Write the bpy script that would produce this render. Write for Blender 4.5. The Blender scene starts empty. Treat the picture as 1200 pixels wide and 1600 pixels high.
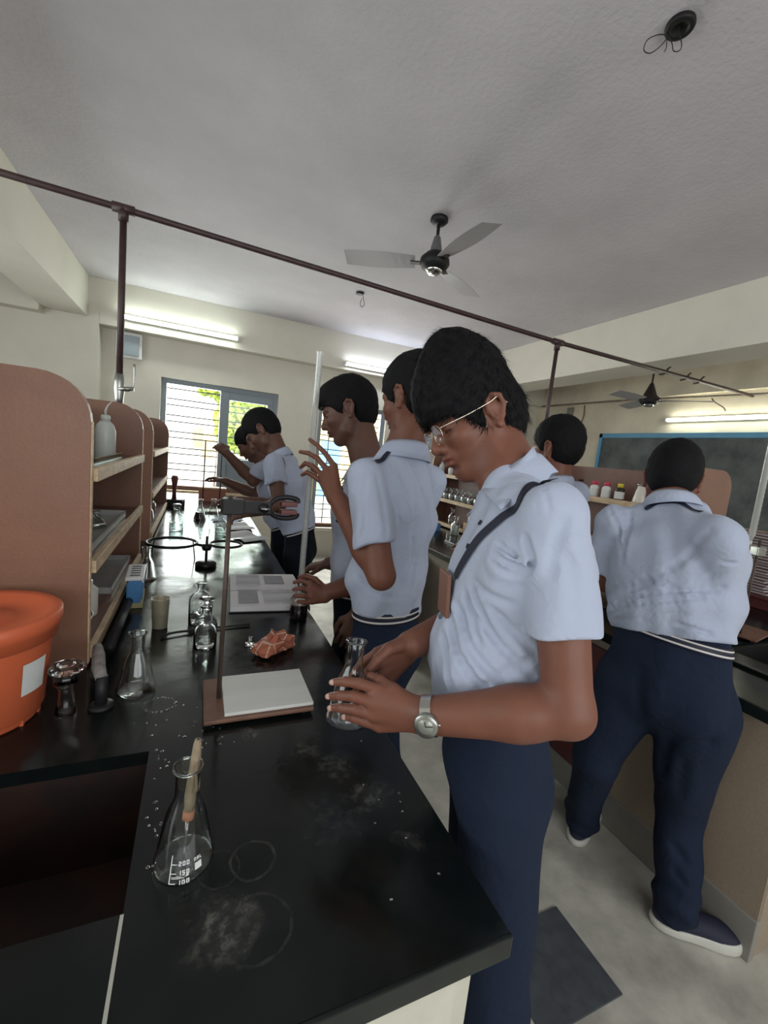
import bpy, bmesh, math, random
import numpy as np
from mathutils import Vector, Matrix
random.seed(7); RNG = np.random.default_rng(7)
S = bpy.context.scene
COL = S.collection
PI = math.pi

# ---------------------------------------------------------------- camera
FPX = 670.0
_y, _p, _r = math.radians(23.8), math.radians(7.3), math.radians(6.03)
CAM = np.array([0, 0, 1.52])
_f = np.array([math.sin(_y)*math.cos(_p), math.cos(_y)*math.cos(_p), -math.sin(_p)])
_r0 = np.array([math.cos(_y), -math.sin(_y), 0]); _u0 = np.cross(_r0, _f)
CR = math.cos(_r)*_r0 + math.sin(_r)*_u0
CU = -math.sin(_r)*_r0 + math.cos(_r)*_u0
CF = _f
cd = bpy.data.cameras.new('camera'); cam = bpy.data.objects.new('camera', cd); COL.objects.link(cam)
cd.sensor_fit = 'HORIZONTAL'; cd.sensor_width = 36; cd.lens = FPX/1200*36; cd.clip_start = 0.02; cd.clip_end = 200
M = Matrix(((CR[0], CU[0], -CF[0], CAM[0]), (CR[1], CU[1], -CF[1], CAM[1]), (CR[2], CU[2], -CF[2], CAM[2]), (0, 0, 0, 1)))
cam.matrix_world = M
S.camera = cam
def at(px, py, d):
    return CAM + (CR*(px-600) - CU*(py-800))*d/FPX + CF*d

# ---------------------------------------------------------------- view, world, lights
S.view_settings.view_transform = 'Standard'; S.view_settings.look = 'None'
S.view_settings.exposure = 0.12; S.view_settings.gamma = 1.0; S.view_settings.use_curve_mapping = False
w = bpy.data.worlds.new('world'); S.world = w; w.use_nodes = True
bg = w.node_tree.nodes['Background']; bg.inputs[0].default_value = (0.90, 0.96, 1.0, 1); bg.inputs[1].default_value = 5.0

def area(name, loc, rot, sx, sy, power, colr):
    l = bpy.data.lights.new(name, 'AREA'); l.shape = 'RECTANGLE'; l.size = sx; l.size_y = sy; l.energy = power; l.color = colr
    o = bpy.data.objects.new(name, l); COL.objects.link(o); o.location = loc; o.rotation_euler = rot
    return o
R = math.radians
area('daylight_window_far', (0.22, 6.15, 1.55), (R(90), 0, 0), 1.25, 1.3, 55, (0.93, 1.0, 0.97)).rotation_euler = (R(-90), 0, 0)
area('daylight_window_far_right', (1.98, 6.15, 1.35), (R(-90), 0, 0), 0.9, 1.6, 40, (1.0, 0.97, 0.9))
area('daylight_left_windows', (-3.0, 1.6, 1.75), (R(90), 0, R(-90)), 4.5, 1.3, 60, (0.9, 0.96, 1.0))
area('daylight_rear_windows', (0.9, -2.4, 1.9), (R(90), 0, 0), 4.2, 1.5, 75, (0.93, 0.96, 1.0))
area('added_fill_right', (5.2, -0.6, 1.7), (R(90), 0, R(90)), 2.0, 1.3, 9, (1.0, 0.93, 0.84))  # added weak warm area light by the right wall, no window built there

# ---------------------------------------------------------------- tagging
def tag(o, label=None, cat=None, group=None, kind=None):
    if label: o['label'] = label
    if cat: o['category'] = cat
    if group: o['group'] = group
    if kind: o['kind'] = kind
    return o
def empty(name, loc=(0, 0, 0), rz=0, label=None, cat=None, group=None, kind=None):
    o = bpy.data.objects.new(name, None); COL.objects.link(o); o.empty_display_size = .05
    o.location = loc; o.rotation_euler = (0, 0, rz)
    return tag(o, label, cat, group, kind)
def link(name, me, mat, parent=None, smooth=False):
    me.name = name
    if mat is not None:
        for m in (mat if isinstance(mat, (list, tuple)) else [mat]): me.materials.append(m)
    if smooth: me.shade_smooth()
    o = bpy.data.objects.new(name, me); COL.objects.link(o)
    if parent is not None: o.parent = parent
    return o
def copy_tree(o, parent=None):
    c = o.copy(); COL.objects.link(c)
    if parent is not None: c.parent = parent
    for ch in list(o.children): copy_tree(ch, c)
    return c
def place(o, loc, rz=None, label=None, group=None, scale=None):
    o.location = loc
    if rz is not None: o.rotation_euler = (0, 0, rz)
    if scale: o.scale = (scale,)*3 if isinstance(scale, (int, float)) else scale
    if label: o['label'] = label
    if group: o['group'] = group
    return o

# ---------------------------------------------------------------- materials
def nodes_of(name):
    m = bpy.data.materials.new(name); m.use_nodes = True
    nt = m.node_tree; return m, nt, nt.nodes['Principled BSDF']
def mat(name, col, rough=.5, metal=0, spec=.5, var=0, vscale=8, bump=0, bscale=60, col2=None, coat=0, sheen=0, stretch=(1, 1, 1), world=False):
    m, nt, b = nodes_of(name); N = nt.nodes; L = nt.links
    b.inputs['Base Color'].default_value = (*col, 1); b.inputs['Roughness'].default_value = rough
    b.inputs['Metallic'].default_value = metal; b.inputs['Specular IOR Level'].default_value = spec
    if coat: b.inputs['Coat Weight'].default_value = coat; b.inputs['Coat Roughness'].default_value = .15
    if sheen: b.inputs['Sheen Weight'].default_value = sheen
    if var or bump or col2:
        tc = N.new('ShaderNodeTexCoord'); mp = N.new('ShaderNodeMapping'); mp.inputs['Scale'].default_value = stretch
        if world:
            g = N.new('ShaderNodeNewGeometry'); L.new(g.outputs['Position'], mp.inputs[0])
        else: L.new(tc.outputs['Object'], mp.inputs[0])
        if var or col2:
            n = N.new('ShaderNodeTexNoise'); n.inputs['Scale'].default_value = vscale; n.inputs['Detail'].default_value = 6; n.inputs['Roughness'].default_value = .6
            L.new(mp.outputs[0], n.inputs['Vector'])
            rp = N.new('ShaderNodeValToRGB'); rp.color_ramp.elements[0].position = .32; rp.color_ramp.elements[1].position = .68
            c2 = col2 or tuple(c*(1-var) for c in col)
            rp.color_ramp.elements[0].color = (*c2, 1); rp.color_ramp.elements[1].color = (*tuple(min(1, c*(1+var*.5)) for c in col), 1)
            L.new(n.outputs['Fac'], rp.inputs[0]); L.new(rp.outputs[0], b.inputs['Base Color'])
        if bump:
            n2 = N.new('ShaderNodeTexNoise'); n2.inputs['Scale'].default_value = bscale; n2.inputs['Detail'].default_value = 4
            L.new(mp.outputs[0], n2.inputs['Vector'])
            bp = N.new('ShaderNodeBump'); bp.inputs['Strength'].default_value = bump; bp.inputs['Distance'].default_value = .01
            L.new(n2.outputs['Fac'], bp.inputs['Height']); L.new(bp.outputs[0], b.inputs['Normal'])
    return m
def emis(name, col, st):
    m = bpy.data.materials.new(name); m.use_nodes = True; nt = m.node_tree; nt.nodes.clear()
    e = nt.nodes.new('ShaderNodeEmission'); e.inputs[0].default_value = (*col, 1); e.inputs[1].default_value = st
    o = nt.nodes.new('ShaderNodeOutputMaterial'); nt.links.new(e.outputs[0], o.inputs[0]); return m
def glass(name, col=(1, 1, 1), rough=0, ior=1.45):
    m, nt, b = nodes_of(name); b.inputs['Base Color'].default_value = (*col, 1)
    b.inputs['Transmission Weight'].default_value = 1; b.inputs['Roughness'].default_value = rough; b.inputs['IOR'].default_value = ior
    return m
def thin_glass(name, tint=(.9, .95, .94), refl=.12, diff=0.0, dcol=(.8, .8, .8)):
    # thin-walled glass: clear straight-through with a fresnel sheen
    m = bpy.data.materials.new(name); m.use_nodes = True; nt = m.node_tree; N = nt.nodes; L = nt.links; N.clear()
    t = N.new('ShaderNodeBsdfTransparent'); t.inputs[0].default_value = (*tint, 1)
    g = N.new('ShaderNodeBsdfGlossy'); g.inputs['Roughness'].default_value = .05
    lw = N.new('ShaderNodeLayerWeight'); lw.inputs[0].default_value = .35
    mp = N.new('ShaderNodeMath'); mp.operation = 'MULTIPLY_ADD'; mp.inputs[1].default_value = .75; mp.inputs[2].default_value = refl
    mx = N.new('ShaderNodeMixShader'); L.new(lw.outputs['Facing'], mp.inputs[0]); L.new(mp.outputs[0], mx.inputs[0]); L.new(t.outputs[0], mx.inputs[1]); L.new(g.outputs[0], mx.inputs[2])
    out = N.new('ShaderNodeOutputMaterial'); last = mx
    if diff:
        d = N.new('ShaderNodeBsdfDiffuse'); d.inputs[0].default_value = (*dcol, 1); m2 = N.new('ShaderNodeMixShader'); m2.inputs[0].default_value = diff
        L.new(mx.outputs[0], m2.inputs[1]); L.new(d.outputs[0], m2.inputs[2]); last = m2
    L.new(last.outputs[0], out.inputs[0]); return m

MT = {}
MT['ceiling'] = mat('ceiling_plaster', (.60, .575, .60), .9, var=.10, vscale=1.3, bump=.35, bscale=45, world=True)
MT['cream'] = mat('cream_wall', (.70, .67, .58), .85, var=.06, vscale=2, bump=.08, bscale=30, world=True)
MT['cream_dirty'] = mat('cream_wall_stained', (.70, .64, .50), .85, var=.16, vscale=2.2, bump=.08, bscale=30, world=True)
MT['floor'] = mat('cement_floor', (.48, .465, .40), .55, var=.35, vscale=5, bump=.1, bscale=40, world=True)
MT['granite_side'] = mat('granite_edge', (.008, .012, .011), .25, var=.3, vscale=30)
MT['tan'] = mat('tan_bench_panel', (.34, .27, .20), .6, var=.1, vscale=90, world=True)
MT['tile'] = mat('cream_tile', (.62, .60, .50), .5, var=.1, vscale=12, world=True)
MT['laminate'] = mat('brown_laminate', (.215, .104, .064), .45, var=.12, vscale=6, bump=.1, bscale=160, world=True)
MT['laminate_dark'] = mat('dark_brown_laminate', (.20, .10, .075), .45, var=.15, vscale=6, world=True)
MT['raw_wood'] = mat('pale_wood_lipping', (.60, .44, .27), .6, var=.3, vscale=14, stretch=(4, 1, 4), world=True)
MT['maroon'] = mat('maroon_wood', (.12, .034, .03), .5, var=.2, vscale=8)
MT['dark_metal'] = mat('dark_painted_metal', (.035, .025, .026), .4, metal=.3, var=.3, vscale=30)
MT['pipe'] = mat('maroon_pipe_paint', (.055, .028, .028), .45, var=.3, vscale=20)
MT['black'] = mat('black_plastic', (.012, .012, .013), .5, spec=.3)
MT['iron'] = mat('black_iron', (.02, .018, .018), .4, metal=.5)
MT['rod'] = mat('brown_rod', (.075, .05, .038), .5, metal=.2, var=.3, vscale=40)
MT['chrome'] = mat('chrome', (.62, .62, .60), .22, metal=1)
MT['steel'] = mat('brushed_steel', (.42, .43, .40), .3, metal=.9, var=.2, vscale=50)
MT['alu'] = mat('window_frame_grey', (.20, .235, .26), .45, metal=.2)
MT['white_plastic'] = mat('white_plastic', (.72, .72, .70), .4)
MT['translucent'] = mat('translucent_plastic', (.55, .58, .54), .35)
MT['ceramic'] = mat('white_ceramic', (.74, .70, .62), .25)
MT['orange'] = mat('orange_plastic', (.62, .135, .055), .38, var=.08, vscale=5)
MT['label'] = mat('paper_label', (.66, .68, .64), .7, var=.05, vscale=30)
MT['glass'] = glass('clear_glass', (.97, .99, .98))
MT['liquid'] = glass('clear_liquid', (.95, .97, .95), ior=1.33)
MT['tglass'] = thin_glass('thin_glass')
MT['pane'] = thin_glass('window_pane', (.94, .97, .95), .04)
MT['frost'] = thin_glass('frosted_white_glass', (.85, .87, .85), .1, .38, (.72, .74, .70))
MT['dark_liquid'] = mat('dark_purple_liquid', (.018, .006, .010), .12)
MT['paper'] = mat('paper', (.74, .73, .74), .8, var=.03, vscale=20)
MT['print'] = mat('grey_printed_block', (.35, .35, .37), .8, var=.25, vscale=160)
MT['brownpaper'] = mat('brown_kraft_paper', (.36, .12, .07), .75, var=.25, vscale=25)
MT['whitetile'] = mat('white_glazed_tile', (.66, .67, .63), .18, var=.05, vscale=4, stretch=(1, 6, 1))
MT['brownplate'] = mat('rusty_brown_plate', (.17, .085, .055), .5, var=.3, vscale=18)
MT['blue_plastic'] = mat('blue_plastic', (.06, .20, .42), .4)
MT['blueframe'] = mat('blue_paint', (.09, .30, .48), .4, var=.08, vscale=10)
MT['red_cap'] = mat('red_cap', (.62, .035, .08), .4)
MT['yellow_cap'] = mat('yellow_cap', (.70, .56, .05), .4)
MT['brown_glass'] = mat('brown_glass', (.03, .022, .012), .12)
MT['tube'] = emis('tube_light', (.88, 1.0, .92), 26)
MT['tube_blue'] = emis('tube_light_cool', (.80, .88, 1.0), 30)
MT['tube_warm'] = emis('tube_light_warm', (1.0, 1.0, .84), 22)
MT['green'] = mat('leaf_green', (.50, .62, .12), .6, var=.3, vscale=3)
MT['bark'] = mat('bark', (.20, .14, .09), .8, var=.3, vscale=8)
MT['extwall'] = mat('outside_wall_white', (.85, .84, .80), .8)
MT['extblue'] = mat('outside_blue_paint', (.20, .45, .70), .6)
MT['extyellow'] = mat('outside_yellow_paint', (.80, .58, .28), .6)
MT['extground'] = mat('outside_ground', (.60, .56, .48), .9, var=.1)
MT['darkpatch'] = mat('dark_slate_slab', (.06, .068, .078), .6, var=.3, vscale=22)

def granite():
    m, nt, b = nodes_of('black_granite_top'); N = nt.nodes; L = nt.links
    g = N.new('ShaderNodeNewGeometry')
    def noise(sc, det=5):
        n = N.new('ShaderNodeTexNoise'); n.inputs['Scale'].default_value = sc; n.inputs['Detail'].default_value = det; n.inputs['Roughness'].default_value = .65
        L.new(g.outputs['Position'], n.inputs['Vector']); return n.outputs['Fac']
    def math_(op, a, bb, c=None):
        n = N.new('ShaderNodeMath'); n.operation = op
        for i, v in enumerate((a, bb, c)):
            if v is None: continue
            if isinstance(v, (int, float)): n.inputs[i].default_value = v
            else: L.new(v, n.inputs[i])
        return n.outputs[0]
    def smooth(v, a, bb):
        n = N.new('ShaderNodeMapRange'); n.interpolation_type = 'SMOOTHSTEP'; n.inputs[1].default_value = a; n.inputs[2].default_value = bb
        L.new(v, n.inputs[0]); return n.outputs[0]
    def dist(x, y, wob=.012):
        s = N.new('ShaderNodeVectorMath'); s.operation = 'DISTANCE'; s.inputs[1].default_value = (x, y, .88)
        nn = N.new('ShaderNodeTexNoise'); nn.inputs['Scale'].default_value = 30
        L.new(g.outputs['Position'], nn.inputs['Vector'])
        mx = N.new('ShaderNodeVectorMath'); mx.operation = 'MULTIPLY_ADD'; mx.inputs[1].default_value = (wob*2,)*3
        L.new(nn.outputs['Color'], mx.inputs[0]); L.new(g.outputs['Position'], mx.inputs[2])
        sb = N.new('ShaderNodeVectorMath'); sb.operation = 'SUBTRACT'; sb.inputs[1].default_value = (wob, wob, wob); L.new(mx.outputs[0], sb.inputs[0])
        L.new(sb.outputs[0], s.inputs[0]); return s.outputs['Value']
    def ring(x, y, r, wd): return smooth(math_('ABSOLUTE', math_('SUBTRACT', dist(x, y, .004), r), 0), wd, 0)
    def blob(x, y, r): return smooth(dist(x, y, .03), r, 0)
    stains = None
    for (v, k) in ((ring(.105, .60, .033, .004), .10), (ring(.055, .60, .030, .003), .06), (ring(.10, .50, .045, .004), .06),
                   (blob(.058, .515, .065), .20), (ring(.068, .51, .032, .012), .08), (blob(.135, .90, .035), .18), (ring(.128, .90, .012, .006), .14),
                   (blob(.285, .76, .06), .16), (blob(.24, .82, .04), .13), (blob(.33, .67, .06), .15), (blob(.36, .56, .03), .12), (blob(.25, .64, .1), .05)):
        vv = math_('MULTIPLY', v, k*.6); stains = vv if stains is None else math_('ADD', stains, vv)
    grain = smooth(noise(60, 8), .42, .66); sm = smooth(noise(9, 6), .35, .75)
    stains = math_('MULTIPLY', stains, math_('MULTIPLY_ADD', grain, .8, .2))
    speck = smooth(noise(170, 2), .74, .80)
    tot = math_('ADD', math_('ADD', stains, math_('MULTIPLY', speck, .02)), math_('MULTIPLY', sm, .006))
    cr = N.new('ShaderNodeMixRGB'); cr.inputs[1].default_value = (.004, .006, .006, 1); cr.inputs[2].default_value = (.75, .72, .62, 1)
    L.new(tot, cr.inputs[0]); L.new(cr.outputs[0], b.inputs['Base Color'])
    rr = N.new('ShaderNodeMapRange'); rr.inputs[1].default_value = .3; rr.inputs[2].default_value = .75; rr.inputs[3].default_value = .09; rr.inputs[4].default_value = .30
    L.new(noise(7, 6), rr.inputs[0]); L.new(rr.outputs[0], b.inputs['Roughness'])
    b.inputs['Specular IOR Level'].default_value = .36
    bp = N.new('ShaderNodeBump'); bp.inputs['Strength'].default_value = .06; bp.inputs['Distance'].default_value = .01
    L.new(noise(14, 3), bp.inputs['Height']); L.new(bp.outputs[0], b.inputs['Normal'])
    return m
MT['granite'] = granite()

# ---------------------------------------------------------------- mesh helpers
def bx(bm, x0, x1, y0, y1, z0, z1, bev=0):
    r = bmesh.ops.create_cube(bm, size=1)
    bmesh.ops.scale(bm, vec=(x1-x0, y1-y0, z1-z0), verts=r['verts'])
    bmesh.ops.translate(bm, vec=((x0+x1)/2, (y0+y1)/2, (z0+z1)/2), verts=r['verts'])
    if bev:
        es = list({e for v in r['verts'] for e in v.link_edges})
        bmesh.ops.bevel(bm, geom=es, offset=bev, segments=2, affect='EDGES', profile=.6)
    return bm
def mesh_of(bm):
    me = bpy.data.meshes.new('m'); bm.normal_update(); bm.to_mesh(me); bm.free(); return me
def box(name, x0, x1, y0, y1, z0, z1, m, parent=None, bev=0):
    bm = bmesh.new(); bx(bm, x0, x1, y0, y1, z0, z1, bev); return link(name, mesh_of(bm), m, parent)
def boxes(name, lst, m, parent=None, bev=0):
    bm = bmesh.new()
    for b_ in lst: bx(bm, *b_, bev)
    return link(name, mesh_of(bm), m, parent)
def struct(o, label=None): o['kind'] = 'structure'; return o if not label else tag(o, label)
def lathe(name, prof, m, parent=None, seg=32, smooth=True, closed=False):
    """prof: list of (r, z); a closed profile makes a thick wall"""
    bm = bmesh.new(); rings = []
    for (r_, z) in prof:
        if r_ < 1e-6: rings.append([bm.verts.new((0, 0, z))])
        else: rings.append([bm.verts.new((r_*math.cos(2*PI*i/seg), r_*math.sin(2*PI*i/seg), z)) for i in range(seg)])
    pairs = list(zip(rings, rings[1:])) + ([(rings[-1], rings[0])] if closed else [])
    for a, b_ in pairs:
        for i in range(seg):
            j = (i+1) % seg
            if len(a) == 1 and len(b_) == 1: continue
            if len(a) == 1: bm.faces.new((a[0], b_[j], b_[i]))
            elif len(b_) == 1: bm.faces.new((a[i], a[j], b_[0]))
            else: bm.faces.new((a[i], a[j], b_[j], b_[i]))
    bmesh.ops.recalc_face_normals(bm, faces=bm.faces)
    return link(name, mesh_of(bm), m, parent, smooth)
def wallprof(outer, t):
    """outer profile bottom to top -> closed thick vessel profile (r, z)"""
    inner = [(max(r_-t, .0001), z) for r_, z in outer]
    inner = [(r_, max(z, outer[0][1]+t)) for r_, z in inner]
    return [(0, outer[0][1])] + outer + inner[::-1] + [(0, outer[0][1]+t)]
def catmull(pts, n=6):
    P = [np.array(p, float) for p in pts]; P = [2*P[0]-P[1]] + P + [2*P[-1]-P[-2]]; out = []
    for i in range(1, len(P)-2):
        for k in range(n):
            t = k/n; a, b_, c, d = P[i-1:i+3]
            out.append(.5*((2*b_)+(-a+c)*t+(2*a-5*b_+4*c-d)*t*t+(-a+3*b_-3*c+d)*t**3))
    out.append(P[-2]); return out
def tube_bm(bm, pts, r_, seg=10, close=False, cap=True):
    pts = [Vector(p) for p in pts]; n = len(pts); rings = []
    rr = r_ if isinstance(r_, (list, tuple)) else [r_]*n
    up = Vector((0, 0, 1)); prev = None
    for i, p in enumerate(pts):
        if close: d = pts[(i+1) % n]-pts[i-1]
        else: d = pts[min(i+1, n-1)]-pts[max(i-1, 0)]
        d.normalize()
        if prev is None: a = d.cross(up if abs(d.z) < .9 else Vector((1, 0, 0))).normalized()
        else: a = (prev - d*prev.dot(d)).normalized()
        prev = a; b_ = d.cross(a)
        rings.append([bm.verts.new(p+(a*math.cos(2*PI*k/seg)+b_*math.sin(2*PI*k/seg))*rr[i]) for k in range(seg)])
    for i in range(n if close else n-1):
        A, B = rings[i], rings[(i+1) % n]
        for k in range(seg): bm.faces.new((A[k], A[(k+1) % seg], B[(k+1) % seg], B[k]))
    if cap and not close:
        bm.faces.new(rings[0][::-1]); bm.faces.new(rings[-1])
    return bm
def tube(name, pts, r_, m, parent=None, seg=10, close=False, smooth=True):
    bm = bmesh.new(); tube_bm(bm, pts, r_, seg, close); bmesh.ops.recalc_face_normals(bm, faces=bm.faces)
    return link(name, mesh_of(bm), m, parent, smooth)
def circle(c, r_, n=24, a0=0, a1=2*PI, z=None):
    return [(c[0]+r_*math.cos(a0+(a1-a0)*i/n), c[1]+r_*math.sin(a0+(a1-a0)*i/n), c[2]) for i in range(n)]
# ================================================================ ROOM
H = 3.1
struct(box('floor', -3.2, 5.4, -2.6, 6.3, -.1, 0, MT['floor']))
struct(box('ceiling', -3.2, 5.4, -2.6, 6.3, H, H+.12, MT['ceiling']))
# far wall with two window openings (wall face at y=5.95, beam face at 5.77)
Y1, Y2 = 5.95, 6.12
W1 = (-.46, .93, .84, 2.19); W2 = (1.49, 2.5, .42, 2.19)
struct(boxes('wall_far', [(-3.2, W1[0], Y1, Y2, 0, H), (W1[0], W1[1], Y1, Y2, 0, W1[2]), (W1[0], W1[1], Y1, Y2, W1[3], H),
    (W1[1], W2[0], Y1, Y2, 0, H), (W2[0], W2[1], Y1, Y2, 0, W2[2]), (W2[0], W2[1], Y1, Y2, W2[3], H), (W2[1], 5.4, Y1, Y2, 0, H)], MT['cream']))
struct(box('trim_beam_far', -1.18, 5.3, 5.77, Y1, 2.63, H, MT['cream'], bev=.004))
struct(boxes('trim_column_far', [(-3.1, -1.065, 5.76, Y1, 0, 2.75)], MT['cream']))
struct(box('trim_beam_left', -1.55, -1.165, -2.5, 5.77, 2.68, H, MT['cream'], bev=.006))
struct(box('trim_beam_left_far', -3.1, -1.55, 5.6, 5.77, 2.62, H, MT['cream'], bev=.006))
struct(box('trim_beam_right', 3.7, 4.13, -2.5, 5.95, 2.62, H, MT['cream'], bev=.006))
struct(box('wall_right', 5.3, 5.42, -2.6, 6.1, 0, H, MT['cream_dirty']))
struct(box('wall_left', -3.22, -3.1, -2.6, 6.1, 0, H, MT['cream']))
struct(box('wall_rear', -3.2, 5.4, -2.62, -2.5, 0, H, MT['cream']))
struct(box('trim_band_right', 5.24, 5.3, -2.5, 5.95, 2.62, H, MT['cream_dirty'], bev=.004))

# window 1: grey frame, left half open to the grill, right half a sash with a pane
def window(n, x0, x1, z0, z1, split, sashz, xr_bars):
    t = empty('window_%d' % n, ((x0+x1)/2, Y1, z0), kind='structure')
    T = (-(x0+x1)/2, -Y1, -z0)
    def b(name, *a, m='alu'):
        a = (a[0]+T[0], a[1]+T[0], a[2]+T[1], a[3]+T[1], a[4]+T[2], a[5]+T[2]); return box(name, *a, MT[m], t, .003)
    w_ = .06
    b('frame', x0, x0+w_, 6.0, 6.08, z0, z1); b('frame', x1-w_, x1, 6.0, 6.08, z0, z1)
    b('frame', x0+w_, x1-w_, 6.0, 6.08, z1-w_, z1); b('frame', x0+w_, x1-w_, 6.0, 6.08, z0, z0+.05, m='brownplate')
    if split:
        b('mullion', split-.055, split+.055, 5.985, 6.07, z0+.05, z1-w_)
        b('sash', split+.055, x1-w_, 5.99, 6.04, z1-.16, z1-w_); b('sash', split+.055, x1-w_, 5.99, 6.04, sashz-.09, sashz)
        b('sash', x1-.13, x1-w_, 5.99, 6.04, sashz, z1-.16); b('lower_panel', split+.055, x1-w_, 6.0, 6.03, z0+.05, sashz-.09)
        b('pane', split+.05, x1-.12, 6.01, 6.016, sashz, z1-.15, m='pane')
    bm = bmesh.new(); z = z0+.12; k = 0
    while z < z1-.06:
        tube_bm(bm, [(x0+T[0], 6.10+T[1], z+T[2]), (x1+T[0], 6.10+T[1], z+T[2])], .0075, 6)
        z += .075 if k % 2 else .125; k += 1
    for xb in xr_bars: tube_bm(bm, [(xb+T[0], 6.10+T[1], z0+T[2]), (xb+T[0], 6.10+T[1], z1+T[2])], .008, 6)
    link('grill', mesh_of(bm), MT['iron'], t)
    b('sill', x0-.05, x1+.05, 5.90, 6.0, z0-.05, z0, m='raw_wood' if n == 1 else 'cream')
    return t
window(1, *W1, .27, 1.28, (.24,))
window(2, *W2[:2], W2[2], W2[3], None, 0, (1.7, 2.1, 2.3))

# outside the windows
tag(box('yard_ground', -14, 20, 6.4, 30, -.35, -.3, MT['extground']), 'pale sunlit ground of the yard outside the windows', 'ground', kind='structure')
o = empty('neighbouring_house', (-.5, 19, -.3), label='overexposed white house across the yard seen through the left window', cat='building')
box('wall', -6, 2.2, 0, 5, 0, 5.5, MT['extwall'], o); f_ = box('window', .2, 1.55, -.06, 0, 1.35, 2.3, mat('outside_window_tan', (.55, .48, .38), .7), o)
boxes('shutter', [(.62, .98, -.1, -.06, 1.0, 2.3)], MT['extyellow'], f_); box('pane', .25, .6, -.08, -.06, 1.4, 2.2, MT['pane'], f_)
o = empty('blue_and_yellow_building', (6.5, 16.5, -.3), label='building painted blue and yellow behind the second window', cat='building')
box('wall', -3.5, 4, 0, 4, 0, 4.6, MT['extyellow'], o)
for x in (-3.1, -.9, 1.2): box('pillar', x, x+.55, -.12, 0, 0, 4.6, MT['extblue'], o)
box('door', -2.2, -1.4, -.05, 0, 0, 2.2, MT['extblue'], o)
def tree(loc, h, rad, n, label, seed):
    rg = np.random.default_rng(seed)
    t = empty('leafy_tree', loc, label=label, cat='tree')
    tube('trunk', [(0, 0, 0), (.05, .02, h*.4), (-.03, .05, h*.8)], [.13, .1, .05], MT['bark'], t, 8)
    bm = bmesh.new()
    for _ in range(n):
        v = rg.normal(size=3); v /= np.linalg.norm(v); p = v*rad*rg.uniform(.35, 1)**.6*np.array([1, 1, .8]) + [0, 0, h]
        a = rg.normal(size=3); a /= np.linalg.norm(a); b_ = np.cross(a, rg.normal(size=3)); b_ /= np.linalg.norm(b_)
        s = rg.uniform(.06, .14)
        bm.faces.new([bm.verts.new(q) for q in (p-a*s, p-b_*s*.45, p+a*s, p+b_*s*.45)])
    link('foliage', mesh_of(bm), MT['green'], t)
tree((1.25, 10.5, -.3), 2.25, 1.0, 5000, 'bright green leafy tree outside the right half of the left window', 3)
tree((.45, 12.0, -.3), 3.45, .85, 2500, 'pale green tree crown high outside the left half of the left window', 9)
tree((3.1, 12.5, -.3), 4.1, 1.2, 1500, 'green tree top showing above the second window sill', 4)

# ceiling fixtures
def tube_light(loc, length, axis, m, label):
    t = empty('tube_light', loc, label=label, cat='light', rz=0 if axis == 'x' else PI/2)
    box('batten', -length/2-.03, length/2+.03, .012, .045, -.025, .025, MT['white_plastic'], t, .003)
    for s in (-1, 1): box('end_cap', s*(length/2+.02)-.012, s*(length/2+.02)+.012, -.03, .015, -.018, .018, MT['white_plastic'], t, .003)
    tube('lamp', [(-length/2, -.012, 0), (length/2, -.012, 0)], .014, m, t, 12)
    return t
tube_light((-.25, 5.72, 2.745), 1.2, 'x', MT['tube'], 'glowing tube light on the far beam above the left window')
tube_light((2.35, 5.72, 2.70), 1.2, 'x', MT['tube_blue'], 'bluish glowing tube light on the far beam behind the heads')
tube_light((5.255, 3.0, 2.33), 1.2, 'y', MT['tube_warm'], 'glowing tube light on the wall above the chalkboard').rotation_euler = (0, 0, -PI/2)

def fan(loc, rod, rz, label, cone):
    t = empty('ceiling_fan', loc, rz, label=label, cat='fan')
    lathe('canopy', [(0, 0), (.055, 0), (.06, -.02), (.04, -.04), (.012, -.045), (0, -.045)], MT['black'], t)
    tube('down_rod', [(0, 0, 0), (0, 0, -rod)], .011, MT['dark_metal'], t)
    if cone: lathe('upper_cover', [(.012, -rod+.16), (.02, -rod+.15), (.07, -rod+.02), (.115, -rod-.015), (.12, -rod-.03), (0, -rod-.03)], MT['steel'] if 0 else MT['dark_metal'], t)
    else: lathe('upper_cover', [(.012, -rod+.13), (.022, -rod+.12), (.042, -rod+.03), (.045, -rod+.02), (0, -rod+.02)], mat('fan_cover_grey', (.12, .12, .12), .4), t)
    lathe('motor', [(0, -rod+.02), (.06, -rod+.02), (.095, -rod-.015), (.10, -rod-.045), (.08, -rod-.075), (.05, -rod-.09), (0, -rod-.09)], MT['black'], t)
    lathe('bottom_cap', [(.055, -rod-.078), (.058, -rod-.09), (.035, -rod-.108), (0, -rod-.11)], MT['chrome'], t)
    for k in range(3):
        bl = empty('blade', (0, 0, 0)); bl.parent = t; bl.rotation_euler = (0, 0, k*2*PI/3)
        bm = bmesh.new(); rows = []
        for i in range(9):
            x = .13+.47*i/8; wd = .055+.02*math.sin(PI*i/8)+.012*i/8
            rows.append([bm.verts.new((x, s*wd, -rod-.04+s*.016)) for s in (-1, 1)])
        for a, b_ in zip(rows, rows[1:]): bm.faces.new((a[0], a[1], b_[1], b_[0]))
        me = mesh_of(bm); bo = link('blade', me, MT['fanblade'], t); md = bo.modifiers.new('s', 'SOLIDIFY'); md.thickness = .003
        bo.rotation_euler = (0, 0, k*2*PI/3); bpy.data.objects.remove(bl)
        bk = box('blade_bracket', .085, .16, -.02, .02, -rod-.048, -rod-.04, MT['dark_metal'], bo)
    return t
MT['fanblade'] = mat('fan_blade_grey', (.40, .39, .40), .5)
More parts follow.
